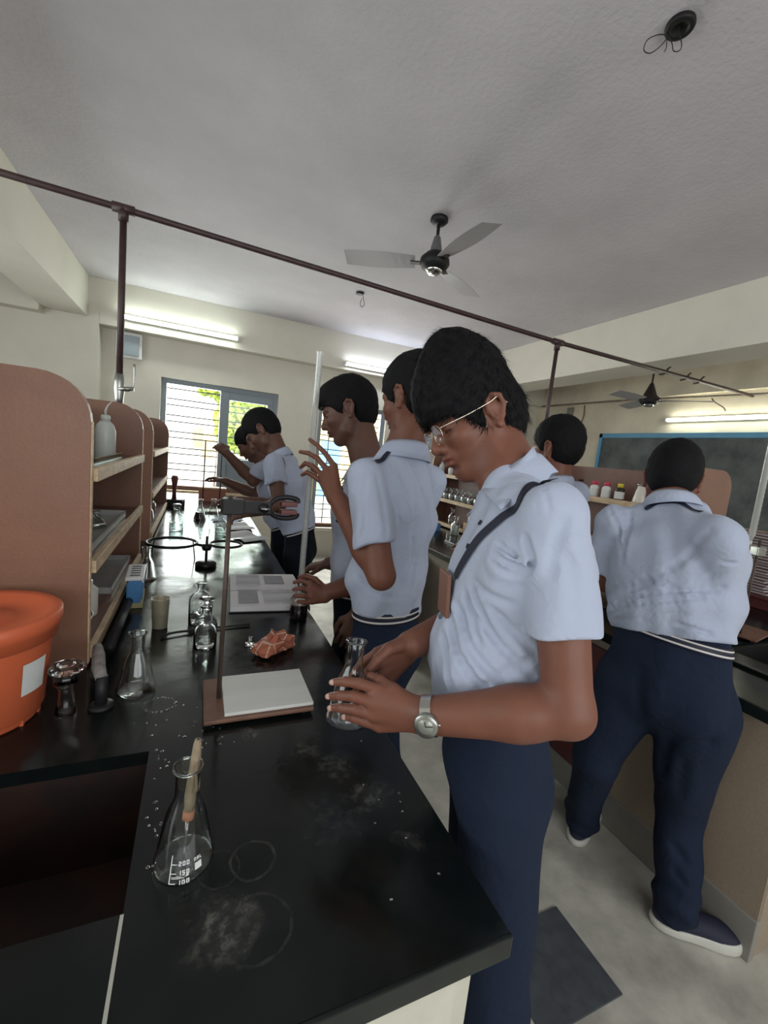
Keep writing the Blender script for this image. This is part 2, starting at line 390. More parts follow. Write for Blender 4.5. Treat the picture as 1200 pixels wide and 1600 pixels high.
fan((1.37, 2.71, 3.1), .24, .55, 'dark ceiling fan over the aisle with a chromed bottom cap', False)
fan((4.65, 3.45, 3.1), .60, 1.1, 'grey cone-topped ceiling fan hanging beyond the right beam', True)

t = empty('ceiling_hook', (1.385, 4.29, 3.1), label='small round fan box with a dangling hook behind the overhead pipe', cat='hook')
lathe('box', [(0, 0), (.04, 0), (.04, -.015), (0, -.015)], MT['dark_metal'], t, 16)
tube('hook', catmull([(.03, 0, -.01), (.04, 0, -.05), (.055, 0, -.10), (.03, 0, -.13), (.012, 0, -.10), (.025, 0, -.05)]), .003, MT['dark_metal'], t, 6)
t = empty('ceiling_junction_box', (1.452, 1.21, 3.1), label='round black ceiling box with loose looped wires at the upper right', cat='junction box')
lathe('box', [(0, 0), (.045, 0), (.047, -.012), (.044, -.018), (.026, -.018), (.024, -.004), (0, -.004)], MT['black'], t, 24)
P_ = lambda px, py, d=1.47: tuple(at(px, py, d) - np.array([1.452, 1.21, 3.1]))
tube('wire', catmull([P_(1048, 44), P_(1044, 56), P_(1032, 72), P_(1016, 83), P_(1006, 78), P_(1012, 62), P_(1030, 54), P_(1044, 57), P_(1050, 68), P_(1052, 79), P_(1060, 80), P_(1065, 72), P_(1062, 50), P_(1061, 42)], 8), .0016, MT['black'], t, 6)
tube('wire', catmull([P_(1046, 50), P_(1042, 64), P_(1041, 75), P_(1038, 81)]), .0014, MT['black'], t, 6)

# overhead gas pipe
PY = 2.75
t = empty('overhead_gas_pipe', (-.41, PY, 2.63), label='dark maroon gas pipe crossing the room overhead with two drops to the benches', cat='pipe')
zz = lambda x: -.028*(x+.41)/1.0 if 0 else -.08*(x+.41)/5.7
tube('main_pipe', [(-2.6, 0, zz(-3.0)), (0, 0, 0), (2.96, 0, -.075), (5.66, 0, -.085)], .0165, MT['pipe'], t, 12)
tube('drop_pipe', [(0, 0, -.01), (0, 0, -.86)], .0165, MT['pipe'], t, 12)
tube('drop_pipe', [(2.96, 0, -.08), (2.96, 0, -1.0)], .0155, MT['pipe'], t, 12)
for x, z in ((0, 0), (2.96, -.075)):
    tube('tee_fitting', [(x-.05, 0, z), (x+.05, 0, z)], .024, MT['pipe'], t, 12); tube('tee_fitting', [(x, 0, z), (x, 0, z-.06)], .024, MT['pipe'], t, 12)
v = tube('gas_valve', [(0, 0, -.82), (0, 0, -.86), (0, 0, -.9), (0, 0, -.95), (0, 0, -1.0)], [.02, .026, .028, .022, .018], MT['steel'], t, 12)
tube('lever', catmull([(.0, -.02, -.9), (.05, -.02, -.9), (.07, -.02, -.86), (.07, -.02, -.76)]), .006, MT['steel'], v, 8)
tube('outlet', [(0, -.02, -.9), (.07, -.02, -.89)], .011, MT['steel'], v, 10)
for x in (4.25, 4.55, 4.75): tube('clamp_bracket', catmull([(x-.06, 0, -.115), (x, 0, -.1), (x+.03, -.01, -.05), (x+.07, 0, -.03)]), .008, MT['pipe'], t, 8)

# exhaust box, conduits, chalkboard
t = empty('exhaust_fan', (-.79, 5.93, 2.47), label='square grey exhaust fan high on the far wall beside the vertical pipe', cat='exhaust fan')
box('housing', -.13, .13, -.06, .02, -.14, .14, MT['white_plastic'], t, .008); box('grille', -.1, .1, -.075, -.055, -.11, .11, mat('grille_grey', (.33, .38, .42), .5), t, .004)
t = empty('chalkboard', (5.27, 2.9, 1.55), label='large chalk-smeared chalkboard in a blue frame on the right wall', cat='chalkboard')
box('board', -.01, .015, -1.7, 1.6, -.6, .56, mat('chalkboard_grey', (.115, .13, .128), .75, var=.5, vscale=3.5, bump=.05), t)
for a in ((-1.75, 1.65, .56, .62), (-1.75, 1.65, -.66, -.6)): box('frame', -.03, .02, a[0], a[1], a[2], a[3], MT['blueframe'], t, .003)
for a in ((1.6, 1.65), (-1.75, -1.7)): box('frame', -.03, .02, a[0], a[1], -.66, .62, MT['blueframe'], t, .003)
t = tube('conduit', [(5.225, 5.8, 2.63), (5.225, 4.2, 2.61), (5.225, 2.0, 2.53)], .012, mat('conduit_grime', (.28, .24, .19), .7, var=.4, vscale=9), None, 8)
tag(t, 'thin grimy wiring conduit running along the right wall above the chalkboard', 'conduit')
t = tube('wall_cable', [(5.29, 4.95, 2.6), (5.285, 4.93, 2.45), (5.29, 4.97, 2.3), (5.285, 4.95, 2.1), (5.29, 4.98, 1.92)], .007, MT['brownplate'], None, 6)
tag(t, 'thin brown cable hanging down the wall left of the chalkboard', 'cable')
t = empty('switch_box', (5.28, 4.83, 1.62), label='small pale socket box on the wall below the hanging cable', cat='socket'); box('plate', -.015, .015, -.06, .06, -.05, .05, MT['white_plastic'], t, .004); box('rocker', -.02, -.012, -.02, .02, -.02, .02, MT['cream'], t)
t = empty('cable_clamp', (5.28, 5.2, 2.5), label='small grey conduit junction high on the right wall', cat='junction'); box('cover', -.02, .02, -.05, .05, -.08, .08, MT['steel'], t, .004)
t = tube('loose_wire', catmull([(5.205, 3.12, 2.545), (5.205, 3.08, 2.50), (5.235, 3.0, 2.44), (5.23, 2.97, 2.40)]), .006, MT['brownplate'], None, 6); tag(t, 'short loose wire dangling over the right wall tube light', 'wire')
tag(box('floor_slab', .93, 1.236, .66, .926, 0, .006, MT['darkpatch'], bev=.002), 'dark slate square lying on the floor beside the front student', 'slab')

# ================================================================ BENCHES
TB = .88
def bench_left():
    t = empty('laboratory_bench', (0, 0, 0), label='black granite laboratory bench with sink running toward the far window', cat='bench')
    # top in slabs around the sink opening
    sl = [(-.066, .428, .385, 5.3), (-.56, -.066, .385, .572), (-.56, -.066, .90, 5.3), (-1.38, -.56, .385, 5.3)]
    bm = bmesh.new()
    for (x0, x1, y0, y1) in sl: bx(bm, x0, x1, y0, y1, TB-.028, TB)
    link('worktop', mesh_of(bm), MT['granite'], t)
    boxes('worktop_edge', [(.424, .432, .381, 5.3, TB-.036, TB-.001), (-1.38, .432, .379, .386, TB-.036, TB-.001)], MT['granite_side'], t, .002)
    boxes('base_panel', [(-1.32, .395, .41, .44, 0, TB-.03), (.37, .395, .41, 5.2, 0, TB-.03), (-1.32, -1.3, .41, 5.2, 0, TB-.03)], MT['tile'], t)
    sk = mat('rusty_black_sink', (.006, .006, .006), .5, var=.2, vscale=6, col2=(.03, .009, .004), world=True)
    bm = bmesh.new()
    for b_ in ((-.575, -.066, .555, .572, .64, TB-.02), (-.575, -.066, .90, .915, .64, TB-.02), (-.575, -.56, .56, .91, .64, TB-.02), (-.066, -.052, .56, .91, .64, TB-.02), (-.575, -.052, .555, .915, .62, .645)): bx(bm, *b_)
    s_ = link('sink', mesh_of(bm), sk, t)
    lathe('drain', [(0, .647), (.03, .647), (.035, .645), (.035, .64)], MT['iron'], s_, 20).location = (-.3, .74, 0)
    box('grout_joint', -.069, -.0645, .388, .571, TB-.001, TB+.0006, mat('pale_grout', (.42, .42, .36), .7), t)
    return t
bench_left()
def bench_right():
    t = empty('laboratory_bench', (2.5, 0, 0), label='black-topped laboratory bench across the aisle with tan panelled sides', cat='bench')
    X = -2.5
    bm = bmesh.new()
    for b_ in ((1.62, 2.05, .56, 5.2), (2.05, 2.5, 1.0, 5.2), (2.05, 2.5, .56, .62), (2.5, 3.38, .56, 5.2)): bx(bm, b_[0]+X, b_[1]+X, b_[2], b_[3], TB-.03, TB)
    link('worktop', mesh_of(bm), MT['granite'], t)
    box('worktop_edge', 1.614+X, 1.624+X, .556, 5.2, TB-.04, TB-.001, MT['granite_side'], t, .002)
    box('raised_lip', 1.895+X, 1.925+X, .58, 3.0, TB, TB+.012, MT['granite_side'], t, .004)
    boxes('sink', [(2.04+X, 2.51+X, .61, .63, .66, TB-.02), (2.04+X, 2.51+X, .99, 1.01, .66, TB-.02), (2.03+X, 2.05+X, .62, 1.0, .66, TB-.02), (2.5+X, 2.52+X, .62, 1.0, .66, TB-.02), (2.03+X, 2.52+X, .61, 1.01, .64, .66)], MT['black'], t)
    boxes('base_panel', [(1.735+X, 1.755+X, .585, 5.1, .15, TB-.03), (1.74+X, 3.3+X, .585, .6, 0, TB-.03), (3.28+X, 3.3+X, .6, 5.1, 0, TB-.03)], MT['tan'], t)
    box('skirting', 1.725+X, 1.755+X, .58, 5.1, 0, .15, mat('grey_skirting', (.27, .26, .23), .6, var=.1), t, .003)
    # maroon cupboard doors in the bench side; one stands ajar
    for y0, y1 in ((1.25, 1.70), (1.74, 2.2)):
        d_ = box('door', 1.715+X, 1.735+X, y0, y1, .14, .76, MT['maroon'], t, .006); d_['label'] = 'closed maroon cupboard door'
        box('handle', 1.70+X, 1.715+X, y0+.06, y0+.09, .5, .6, MT['steel'], d_)
    d_ = box('door', -.02, 0, -.46, 0, -.44, .32, MT['maroon'], t, .02); d_.location = (1.735+X, 3.02, .45); d_.rotation_euler = (0, 0, R(-28)); d_['label'] = 'open maroon cupboard door'
    box('handle', -.035, -.02, -.42, -.38, 0, .1, MT['steel'], d_)
    boxes('base_panel', [(1.725+X, 1.735+X, 2.22, 5.1, .15, TB-.031)], MT['cream_dirty'], t)
    return t
bench_right()

def panel_bm(bm, x0, x1, y0, y1, z0, z1, rad):
    """upright board in the XZ plane with its two top corners rounded"""
    pts = [(x0, z0), (x1, z0)]
    for k in range(9): a = PI/2*k/8; pts.append((x1-rad+rad*math.cos(a), z1-rad+rad*math.sin(a)))
    for k in range(9): a = PI/2+PI/2*k/8; pts.append((x0+rad+rad*math.cos(a), z1-rad+rad*math.sin(a)))
    A = [bm.verts.new((x, y0, z)) for x, z in pts]; B = [bm.verts.new((x, y1, z)) for x, z in pts]
    bm.faces.new(A); bm.faces.new(B[::-1])
    for i in range(len(A)): j = (i+1) % len(A); bm.faces.new((A[j], A[i], B[i], B[j]))
def shelf_unit(x, y0, y1, label, deco=True):
    """reagent shelf: two rounded end panels and three planks; x = centre line"""
    t = empty('reagent_shelf', (x, y0, TB), label=label, cat='shelf')
    L_ = y1-y0; hw = .23
    for ya in (0, L_-.025):
        bm = bmesh.new(); panel_bm(bm, -hw, hw, ya, ya+.025, .001, .76, .11); bmesh.ops.recalc_face_normals(bm, faces=bm.faces)
        p = link('end_panel', mesh_of(bm), MT['laminate'], t)
        boxes('edge_band', [(hw, hw+.003, ya+.004, ya+.021, .01, .65)], MT['raw_wood'], p)
    box('centre_board', -.008, .008, .02, L_-.02, .02, .72, MT['laminate_dark'], t)
    for z in (.035, .275, .52):
        p = box('plank', -hw+.01, hw-.005, .025, L_-.025, z-.018, z, MT['laminate_dark'], t)
        box('front_lipping', hw-.005, hw+.012, .028, L_-.028, z-.022, z+.012, MT['raw_wood'], p, .002)
        box('front_lipping', -hw-.008, -hw+.01, .028, L_-.028, z-.022, z+.012, MT['raw_wood'], p, .002)
    return t
shelf_unit(-.48, 1.285, 2.37, 'brown laminate reagent shelf nearest the camera on the left bench')
shelf_unit(-.48, 2.83, 4.2, 'brown laminate reagent shelf on the left bench nearer the far window')
shelf_unit(2.52, 1.45, 2.6, 'brown reagent shelf on the right bench beside the chalkboard')
shelf_unit(2.52, 2.95, 4.05, 'reagent shelf crowded with bottles seen below the front student\'s chin')
# ================================================================ GLASSWARE BUILDERS
def conical_profile(h=.145, rb=.042, rn=.0155):
    return [(rb-.006, 0), (rb-.001, .003), (rb, .008), (rb-.003, .018), (rn+.012, h*.52), (rn+.003, h*.66), (rn, h*.72), (rn, h-.008), (rn+.004, h-.002), (rn+.0035, h)]
def conical_flask(name='conical_flask', h=.145, rb=.042, rn=.0155, m='glass', liquid=None, lm='liquid', parent=None):
    t = empty(name); P = conical_profile(h, rb, rn)
    lathe('flask_body', wallprof(P, .0016) if m == 'glass' else P, MT[m], t, 40, closed=False)
    lathe('rim', [(rn+.0035+.0018*math.cos(a*PI/4), h+.0018*math.sin(a*PI/4)) for a in range(8)], MT[m], t, 32, closed=True)
    if liquid:
        r2 = rb-.002 + (rn+.012-rb)*max(0, (liquid-.018))/(h*.52-.018)
        lathe('liquid', [(0, .0022), (rb-.007, .0022), (rb-.0028, .009), (r2-.002, liquid), (0, liquid)], MT[lm], t, 40)
    return t
def reagent_bottle(name='reagent_bottle', h=.115, r_=.035, rn=.012, m='glass', liquid=None, lm='liquid', stopper=True, seg=36):
    t = empty(name); P = [(r_-.004, 0), (r_, .004), (r_, h*.58), (r_-.003, h*.66), (r_*.6, h*.75), (rn, h*.80), (rn, h-.006), (rn+.005, h-.004), (rn+.005, h)]
    lathe('bottle_body', wallprof(P, .0018) if m == 'glass' else P, MT[m], t, seg)
    if liquid: lathe('liquid', [(0, .0025), (r_-.005, .0025), (r_-.0025, .006), (r_-.0025, liquid), (0, liquid)], MT[lm], t, seg)
    if stopper: lathe('stopper', [(0, h-.012), (rn-.003, h-.012), (rn-.0015, h+.002), (rn-.004, h+.006), (rn+.009, h+.018), (rn+.010, h+.022), (rn+.002, h+.026), (0, h+.026)], MT[m], t, seg)
    return t
def capped_bottle(cap, body='white_plastic', r_=.026, h=.1, label=True):
    t = empty('reagent_bottle')
    lathe('bottle_body', [(0, 0), (r_-.003, 0), (r_, .003), (r_, h*.72), (r_*.8, h*.8), (r_*.5, h*.86), (r_*.5, h*.9), (0, h*.9)], MT[body], t, 24)
    lathe('cap', [(0, h*.86), (r_*.62, h*.86), (r_*.62, h*1.06), (r_*.55, h*1.1), (0, h*1.1)], MT[cap], t, 24)
    if label: lathe('label', [(r_+.0006, h*.15), (r_+.0006, h*.6)], MT['label'], t, 24)
    return t
def put(t, loc, label, cat, group=None, rz=0): place(t, loc, rz); return tag(t, label, cat, group)
Z = TB+.0006

# ---------------------------------------------------------------- near the camera on the left bench
f1 = conical_flask(h=.158, rb=.043, rn=.0165)
put(f1, (.006, .628, Z), 'graduated conical flask holding a dropper, on the front of the black bench', 'flask')
wm = mat('white_enamel_print', (.75, .77, .75), .5)
def decal_on_cone(name, polys, parent, P, m):
    """small printed marks wrapped on a lathe profile; polys are (angle, height) outlines in metres"""
    rad = lambda z: float(np.interp(z, [p[1] for p in P], [p[0] for p in P]))+.0007
    bm = bmesh.new()
    for (a0, a1, z0, z1) in polys:
        n = max(2, int(abs(a1-a0)/.0015)); A = []
        for i in range(n+1):
            s = a0+(a1-a0)*i/n
            col_ = []
            for z in (z0, z1): r_ = rad(z); th = s/.04; col_.append(bm.verts.new((r_*math.cos(th), r_*math.sin(th), z)))
            A.append(col_)
        for a, b_ in zip(A, A[1:]): bm.faces.new((a[0], b_[0], b_[1], a[1]))
    return link(name, mesh_of(bm), m, parent)
SEG = {'0': 'abcdef', '1': 'bc', '5': 'afgcd', '2': 'abged', 'M': 'abcef', 'L': 'def', 'A': 'abcefg'}
def digits(txt, x, z, w_, h_, t_):
    out = []
    for ch in txt:
        s = SEG[ch]; q = {'a': (0, w_, h_-t_, h_), 'd': (0, w_, 0, t_), 'g': (0, w_, h_/2-t_/2, h_/2+t_/2), 'b': (w_-t_, w_, h_/2, h_), 'c': (w_-t_, w_, 0, h_/2), 'f': (0, t_, h_/2, h_), 'e': (0, t_, 0, h_/2)}
        for k in s: a = q[k]; out.append((x+a[0], x+a[1], z+a[2], z+a[3]))
        x += w_*1.45
    return out
th0 = math.atan2(-.628, -.006)  # faces the camera
pr = conical_profile(.158, .043, .0165)
mk = [(-.0235, -.0223, .008, .046)] + [(-.0235, -.015, z, z+.0011) for z in (.008, .0205, .033)]
for tx, z in (('100', .0062), ('150', .0187), ('200', .0312)): mk += digits(tx, -.0125, z, .0038, .0062, .0012)
mk += [(-.021, -.004, .0145, .0153), (-.021, -.008, .0163, .0169)]
d1 = decal_on_cone('graduation_marks', mk, f1, pr, wm); d1.rotation_euler = (0, 0, th0+.15)
mk = [(.008, .018, .018, .028)] + digits('MAL', .007, .031, .003, .005, .001)
d2 = decal_on_cone('marking_patch', mk, f1, pr, wm); d2.rotation_euler = (0, 0, th0+.2)
# pipette filler resting in the flask
t = empty('dropper', (.006, .628, Z+.03), label='beige rubber-bulbed dropper standing inside the front conical flask', cat='dropper')
rb = mat('beige_rubber', (.30, .235, .15), .6, var=.25, vscale=30)
bd = tube('bulb', [(.004, .004, .050), (.005, .006, .075), (.008, .012, .10), (.010, .016, .125), (.0115, .020, .148), (.012, .021, .155)], [.007, .0085, .0085, .0075, .006, .0045], rb, t, 12)
tube('collar', [(.003, .002, .040), (.004, .004, .052)], .0085, mat('orange_brown_rubber', (.45, .19, .10), .6), t, 12)
tube('tip_hole', [(.0121, .0212, .1552), (.0122, .0214, .1560)], .0022, MT['black'], t, 8)
tube('side_tube', catmull([(.012, .012, .125), (.0125, .006, .112), (.0135, .0, .100), (.013, -.001, .09), (.009, .003, .085)]), .0035, rb, t, 8)
tube('stem', [(.003, .002, .042), (.0, -.002, -.025)], .003, MT['tglass'], t, 8)

put(conical_flask(h=.152, rb=.043, rn=.016), (-.117, 1.138, Z), 'empty conical flask with a wet ring beside the sink end of the shelf', 'flask')
put(reagent_bottle(h=.135, r_=.034, rn=.013, liquid=.072), (.042, 1.353, Z), 'stoppered glass bottle two thirds full of clear liquid, nearer of the pair by the rod', 'bottle')
put(reagent_bottle(h=.150, r_=.038, rn=.013, liquid=.03, stopper=False), (.028, 1.54, Z), 'open clear glass bottle standing right behind the half-full stoppered one', 'bottle')
t = empty('plastic_beaker'); lathe('beaker_body', wallprof([(.022, 0), (.0235, .003), (.027, .098), (.0285, .102)], .0014), MT['bk1'] if 'bk1' in MT else thin_glass('cloudy_beaker_plastic', (.74, .71, .60), .08, .30, (.55, .52, .40)), t, 28)
lathe('liquid', [(0, .003), (.021, .003), (.0245, .045), (0, .045)], thin_glass('pale_yellow_liquid', (.62, .57, .30), .08, .3, (.35, .31, .13)), t, 28)
put(t, (-.095, 1.53, Z), 'small cloudy plastic beaker with yellowish liquid beside the glass bottles', 'beaker')
put(conical_flask(h=.145, rb=.040, rn=.0155), (-.188, 2.06, Z), 'empty conical flask standing behind the blue test tube rack', 'flask')

# test tube rack
t = empty('test_tube_rack', (-.198, 1.80, Z), .06, 'blue test tube rack with a slotted white top, against the shelf', 'rack')
box('base', -.028, .028, -.085, .085, 0, .02, mat('yellowish_base', (.36, .33, .16), .6), t, .002)
box('body', -.026, .026, -.08, .08, .03, .095, MT['blue_plastic'], t, .004)
box('top_plate', -.03, .03, -.09, .09, .105, .118, MT['white_plastic'], t, .003)
for k in range(5): box('slot', -.016, .016, -.07+k*.03, -.056+k*.03, .1175, .1187, MT['black'], t)
[box('post', -.02, .02, s*.082-.003, s*.082+.003, .02, .106, MT['blue_plastic'], t) for s in (-1, 1)]

# orange bucket
t = empty('plastic_bucket', (-.405, 1.10, Z), label='orange lidded plastic bucket with a white paper label, in front of the shelf end', cat='bucket')
lathe('bucket_body', [(0, 0), (.100, 0), (.104, .006), (.107, .02), (.110, .022), (.124, .17), (.127, .19), (0, .19)], MT['orange'], t, 64)
lathe('lid', [(.124, .178), (.134, .180), (.136, .20), (.139, .202), (.143, .215), (.143, .232), (.138, .236), (.118, .232), (.10, .222), (.06, .219), (.055, .224), (0, .226)], MT['orange'], t, 64)
bm = bmesh.new(); A = []
for i in range(9):
    th = R(-38+26*i/8); A.append([bm.verts.new(((.1105+.0955*z)*math.cos(th)+.0, (.1105+.0955*z)*math.sin(th), z)) for z in (.075, .145)])
for a, b_ in zip(A, A[1:]): bm.faces.new((a[0], b_[0], b_[1], a[1]))
link('paper_label', mesh_of(bm), MT['label'], t)
boxes('foot_rib', [(.098*math.cos(a)-.006, .098*math.cos(a)+.006, .098*math.sin(a)-.006, .098*math.sin(a)+.006, 0, .012) for a in [k*PI/6 for k in range(12)]], MT['orange'], t)

# glass stopper-like cylinder lying by the bucket and the gas tap
t = empty('measuring_jar', (-.247, 1.075, Z), label='small glass jar with a broad facetted lid between the orange bucket and the black tap', cat='jar')
lathe('jar_body', wallprof([(.020, 0), (.021, .003), (.016, .03), (.014, .06), (.024, .075), (.026, .10)], .002), MT['glass'], t, 16)
lathe('lid', [(0, .10), (.028, .10), (.034, .104), (.034, .110), (.028, .115), (.018, .116), (.014, .121), (0, .122)], MT['glass'], t, 10, smooth=False)
t = empty('bench_tap', (-.182, 1.085, Z), label='black bench tap with a grey coupling at the foot of the near shelf', cat='tap')
tube('post', [(0, 0, 0), (0, 0, .075)], .0125, MT['black'], t, 14)
lathe('base_ring', [(0, 0), (.026, 0), (.026, .006), (.018, .01), (0, .01)], MT['black'], t, 20)
tube('coupling', [(0, -.005, .075), (-.012, .03, .084), (-.02, .075, .09), (-.03, .12, .092)], [.012, .0145, .014, .011], mat('grey_cloth_tape', (.22, .20, .185), .8, var=.4, vscale=25, bump=.5, bscale=60), t, 14)
t = tube('drain_pipe', [(-.205, 1.32, .913), (-.208, 1.70, .913)], .0135, MT['black'], None, 16); tag(t, 'shiny black pipe lying along the foot of the near shelf', 'pipe')

# burette stand in front
def burette_stand(loc, rz, rod_h, label, tile=False, plate=(.20, .14)):
    t = empty('burette_stand', loc, rz, label, 'stand')
    b_ = box('base_plate', -.035, plate[0], -plate[1]/2, plate[1]/2, .008, .018, MT['brownplate'], t, .003)
    for x in (-.025, plate[0]-.02):
        for y in (-.8, .8): box('foot', x-.008, x+.008, y*plate[1]/2-.008, y*plate[1]/2+.008, 0, .009, MT['black'], b_)
    tube('rod', [(0, 0, .016), (0, 0, rod_h)], .0055, MT['rod'], t, 12)
    return t
# bench stand: rod base (.075,1.01); plate spans x .04-.28, y .94-1.13
st = burette_stand((.070, 1.035, Z), .0, .515, 'retort stand with a brown base plate and tall rod at the middle of the bench', plate=(.215, .185))
t = box('glazed_tile', -.103, .103, -.084, .084, 0, .008, MT['whitetile'], bev=.0015); t.location = (.182, 1.035, Z+.0185); tag(t, 'white streaked glazed tile lying on the brown stand base', 'tile')
c_ = empty('burette_clamp', (.070, 1.035, Z+.49), .12, 'dark burette clamp with reddish pads fixed at the top of the near stand rod', 'clamp')
box('boss', -.018, .03, -.016, .016, -.018, .018, MT['black'], c_, .003)
box('arm', .02, .095, -.008, .008, -.016, .014, MT['black'], c_, .003)
tube('wing_nut', [(.075, -.02, 0), (.075, .03, 0)], .011, MT['iron'], c_, 12); tube('nut_ring', circle((.075, -.022, 0), .008), .0028, MT['steel'], c_, 6, close=True)
for s in (-1, 1): tube('jaw', catmull([(.09, 0, s*.006), (.105, .004, s*.020), (.13, .006, s*.026), (.158, .004, s*.022), (.162, .002, s*.012)]), .0065, MT['black'], c_, 8)
for s in (-1, 1): box('cork_pad', .118, .158, -.010, .014, s*.010-.006, s*.010+.006, MT['maroon'], c_, .003)

# crumpled paper and the loose stopper
rg = np.random.default_rng(12)
bm = bmesh.new(); bmesh.ops.create_icosphere(bm, subdivisions=3, radius=1)
from mathutils import noise as mnoise
for v in bm.verts:
    p = v.co.copy(); q = Vector((p.x*1.3, p.y*1.3, p.z*1.3))
    n1 = mnoise.cell_vector(q*1.7)-Vector((.5,)*3); f1_ = abs(mnoise.noise(q*2.3+Vector((3, 1, 2)))); f2_ = abs(mnoise.noise(q*5.1))
    s_ = 1 + .55*(f1_-.2) + rg.uniform(-.10, .10)
    v.co = Vector((p.x*.066*s_*(1.15 if p.x > 0 else .9), p.y*.042*s_+.010*math.sin(p.x*3), max(p.z*.030*s_*(1.2 if p.x > 0 else .7)+.020, .0005)))
me = mesh_of(bm); 
bpm, nt, b_ = nodes_of('brown_printed_paper'); N = nt.nodes; L = nt.links
tc = N.new('ShaderNodeTexCoord'); vo = N.new('ShaderNodeTexVoronoi'); vo.feature = 'DISTANCE_TO_EDGE'; vo.inputs['Scale'].default_value = 22; L.new(tc.outputs['Object'], vo.inputs['Vector'])
rp = N.new('ShaderNodeValToRGB'); rp.color_ramp.elements[0].color = (.66, .48, .38, 1); rp.color_ramp.elements[1].color = (.40, .125, .07, 1); rp.color_ramp.elements[0].position = .02; rp.color_ramp.elements[1].position = .05
L.new(vo.outputs['Distance'], rp.inputs[0]); L.new(rp.outputs[0], b_.inputs['Base Color']); b_.inputs['Roughness'].default_value = .7
t = link('crumpled_paper', me, bpm); t.location = (.232, 1.29, Z); t.rotation_euler = (0, 0, .35); tag(t, 'crumpled sheet of reddish-brown patterned paper on the bench', 'paper')
t = lathe('glass_stopper', [(0, 0), (.016, 0), (.017, .004), (.009, .008), (.006, .012), (.0065, .028), (0, .029)], MT['glass'], None, 14, False); t.location = (.176, 1.345, Z); tag(t, 'loose clear glass stopper beside the crumpled brown paper', 'stopper')
t = tube('rubber_hose', catmull([(-.085, 1.44, Z+.005), (-.05, 1.46, Z+.008), (.02, 1.475, Z+.006), (.10, 1.49, Z+.005), (.19, 1.50, Z+.005)]), .004, MT['black'], None, 8); tag(t, 'thin black rubber hose lying across the bench behind the stoppered bottle', 'hose')

# open record book
t = empty('open_notebook', (.29, 1.84, Z), -.06, 'open printed notebook lying on the bench under the burette bottle', 'book')
box('cover', -.15, .148, -.225, .215, 0, .004, MT['black'], t, .001)
for s, nm in ((-1, 0), (1, 1)):
    bm = bmesh.new(); rows = []
    y0, y1 = (-.22, -.005) if s < 0 else (.005, .21)
    for i in range(13):
        f = i/12; y = y0+(y1-y0)*f; g = (f if s < 0 else 1-f); z = .022+.006*math.sin(PI*g)-.010*g**8 + (.01*(1-f)**0 if 0 else 0)
        rows.append([bm.verts.new((x, y, zz_)) for x, zz_ in ((-.145, .004), (-.145, z), (.145, z), (.145, .004))])
    for a, b2 in zip(rows, rows[1:]):
        for k in range(3): bm.faces.new((a[k], a[k+1], b2[k+1], b2[k]))
    bm.faces.new(rows[0]); bm.faces.new(rows[-1][::-1]); bmesh.ops.recalc_face_normals(bm, faces=bm.faces)
    link('page_block', mesh_of(bm), MT['paper'], t)
for (x0, x1, y0, y1, z) in ((-.115, -.04, -.19, -.04, .0285), (.0, .085, .05, .16, .0290)): 
    box('printed_block', x0, x1, y0, y1, z-.001, z+.0006, MT['print'], t)
pm = mat('text_lines_grey', (.5, .5, .52), .8)
boxes('text_lines', [(-.02, .12, -.195+k*.014, -.191+k*.014, .027, .0292) for k in range(11)] + [(-.12, -.02, .03+k*.014, .034+k*.014, .027, .0294) for k in range(11)], pm, t)

# bottle of dark liquid and burette held over it
bt = reagent_bottle('dark_liquid_bottle', h=.125, r_=.034, rn=.017, m='tglass', stopper=False)
lathe('liquid', [(0, .003), (.031, .003), (.0325, .006), (.0325, .058), (0, .058)], MT['dark_liquid'], bt, 32)
lathe('foam', [(0, .058), (.0322, .058), (.031, .064), (.026, .067), (0, .066)], mat('foam', (.55, .42, .36), .6), bt, 32)
put(bt, (.372, 1.545, Z), 'glass bottle with dark purple liquid held under the tall burette', 'bottle')
def burette(loc, top, r_, label, split=None):
    t = empty('burette', loc, label=label, cat='burette'); h = top-loc[2]
    lathe('tube', [(r_*.45, .0), (r_*.5, .03), (r_, .045), (r_, h-.012), (r_*1.15, h-.006), (r_*1.15, h)], MT['frost'], t, 20)
    lathe('nozzle', [(.002, -.03), (.003, 0), (r_*.5, .005), (r_*.5, .02), (0, .02)], MT['white_plastic'], t, 14)
    boxes('graduation', [(-r_*.75, r_*.75, -r_*1.02, -r_*.98, z-.0006, z+.0006) for z in [.08+k*.02 for k in range(int((h-.14)/.02))]], MT['print'], t)
    return t
burette((.372, 1.545, 1.0), 1.86, .0105, 'tall frosted white burette held upright over the dark liquid bottle')

# iron tripod / ring supports
t = empty('ring_support', (.055, 2.27, Z), label='black iron support with two horizontal rings on a short rod in mid bench', cat='stand')
lathe('base', [(0, 0), (.05, 0), (.05, .02), (.03, .03), (0, .03)], MT['iron'], t, 20)
tube('rod', [(0, 0, .02), (0, 0, .155)], .007, MT['iron'], t, 10)
lathe('boss', [(0, .085), (.02, .085), (.024, .10), (.02, .115), (0, .115)], MT['iron'], t, 12)
tube('ring', circle((-.16, .07, .105), .115, 36), .0075, MT['iron'], t, 8, close=True)
tube('ring', circle((.095, .07, .10), .078, 30), .0070, MT['iron'], t, 8, close=True)
tube('arm', [(-.05, .035, .105), (.02, .0, .10)], .007, MT['iron'], t, 8)
for a in (-2.3, .6, 2.4): tube('leg', [(-.16+.115*math.cos(a), .07+.115*math.sin(a), .105), (-.16+.13*math.cos(a), .07+.13*math.sin(a), 0)], .0035, MT['iron'], t, 8)

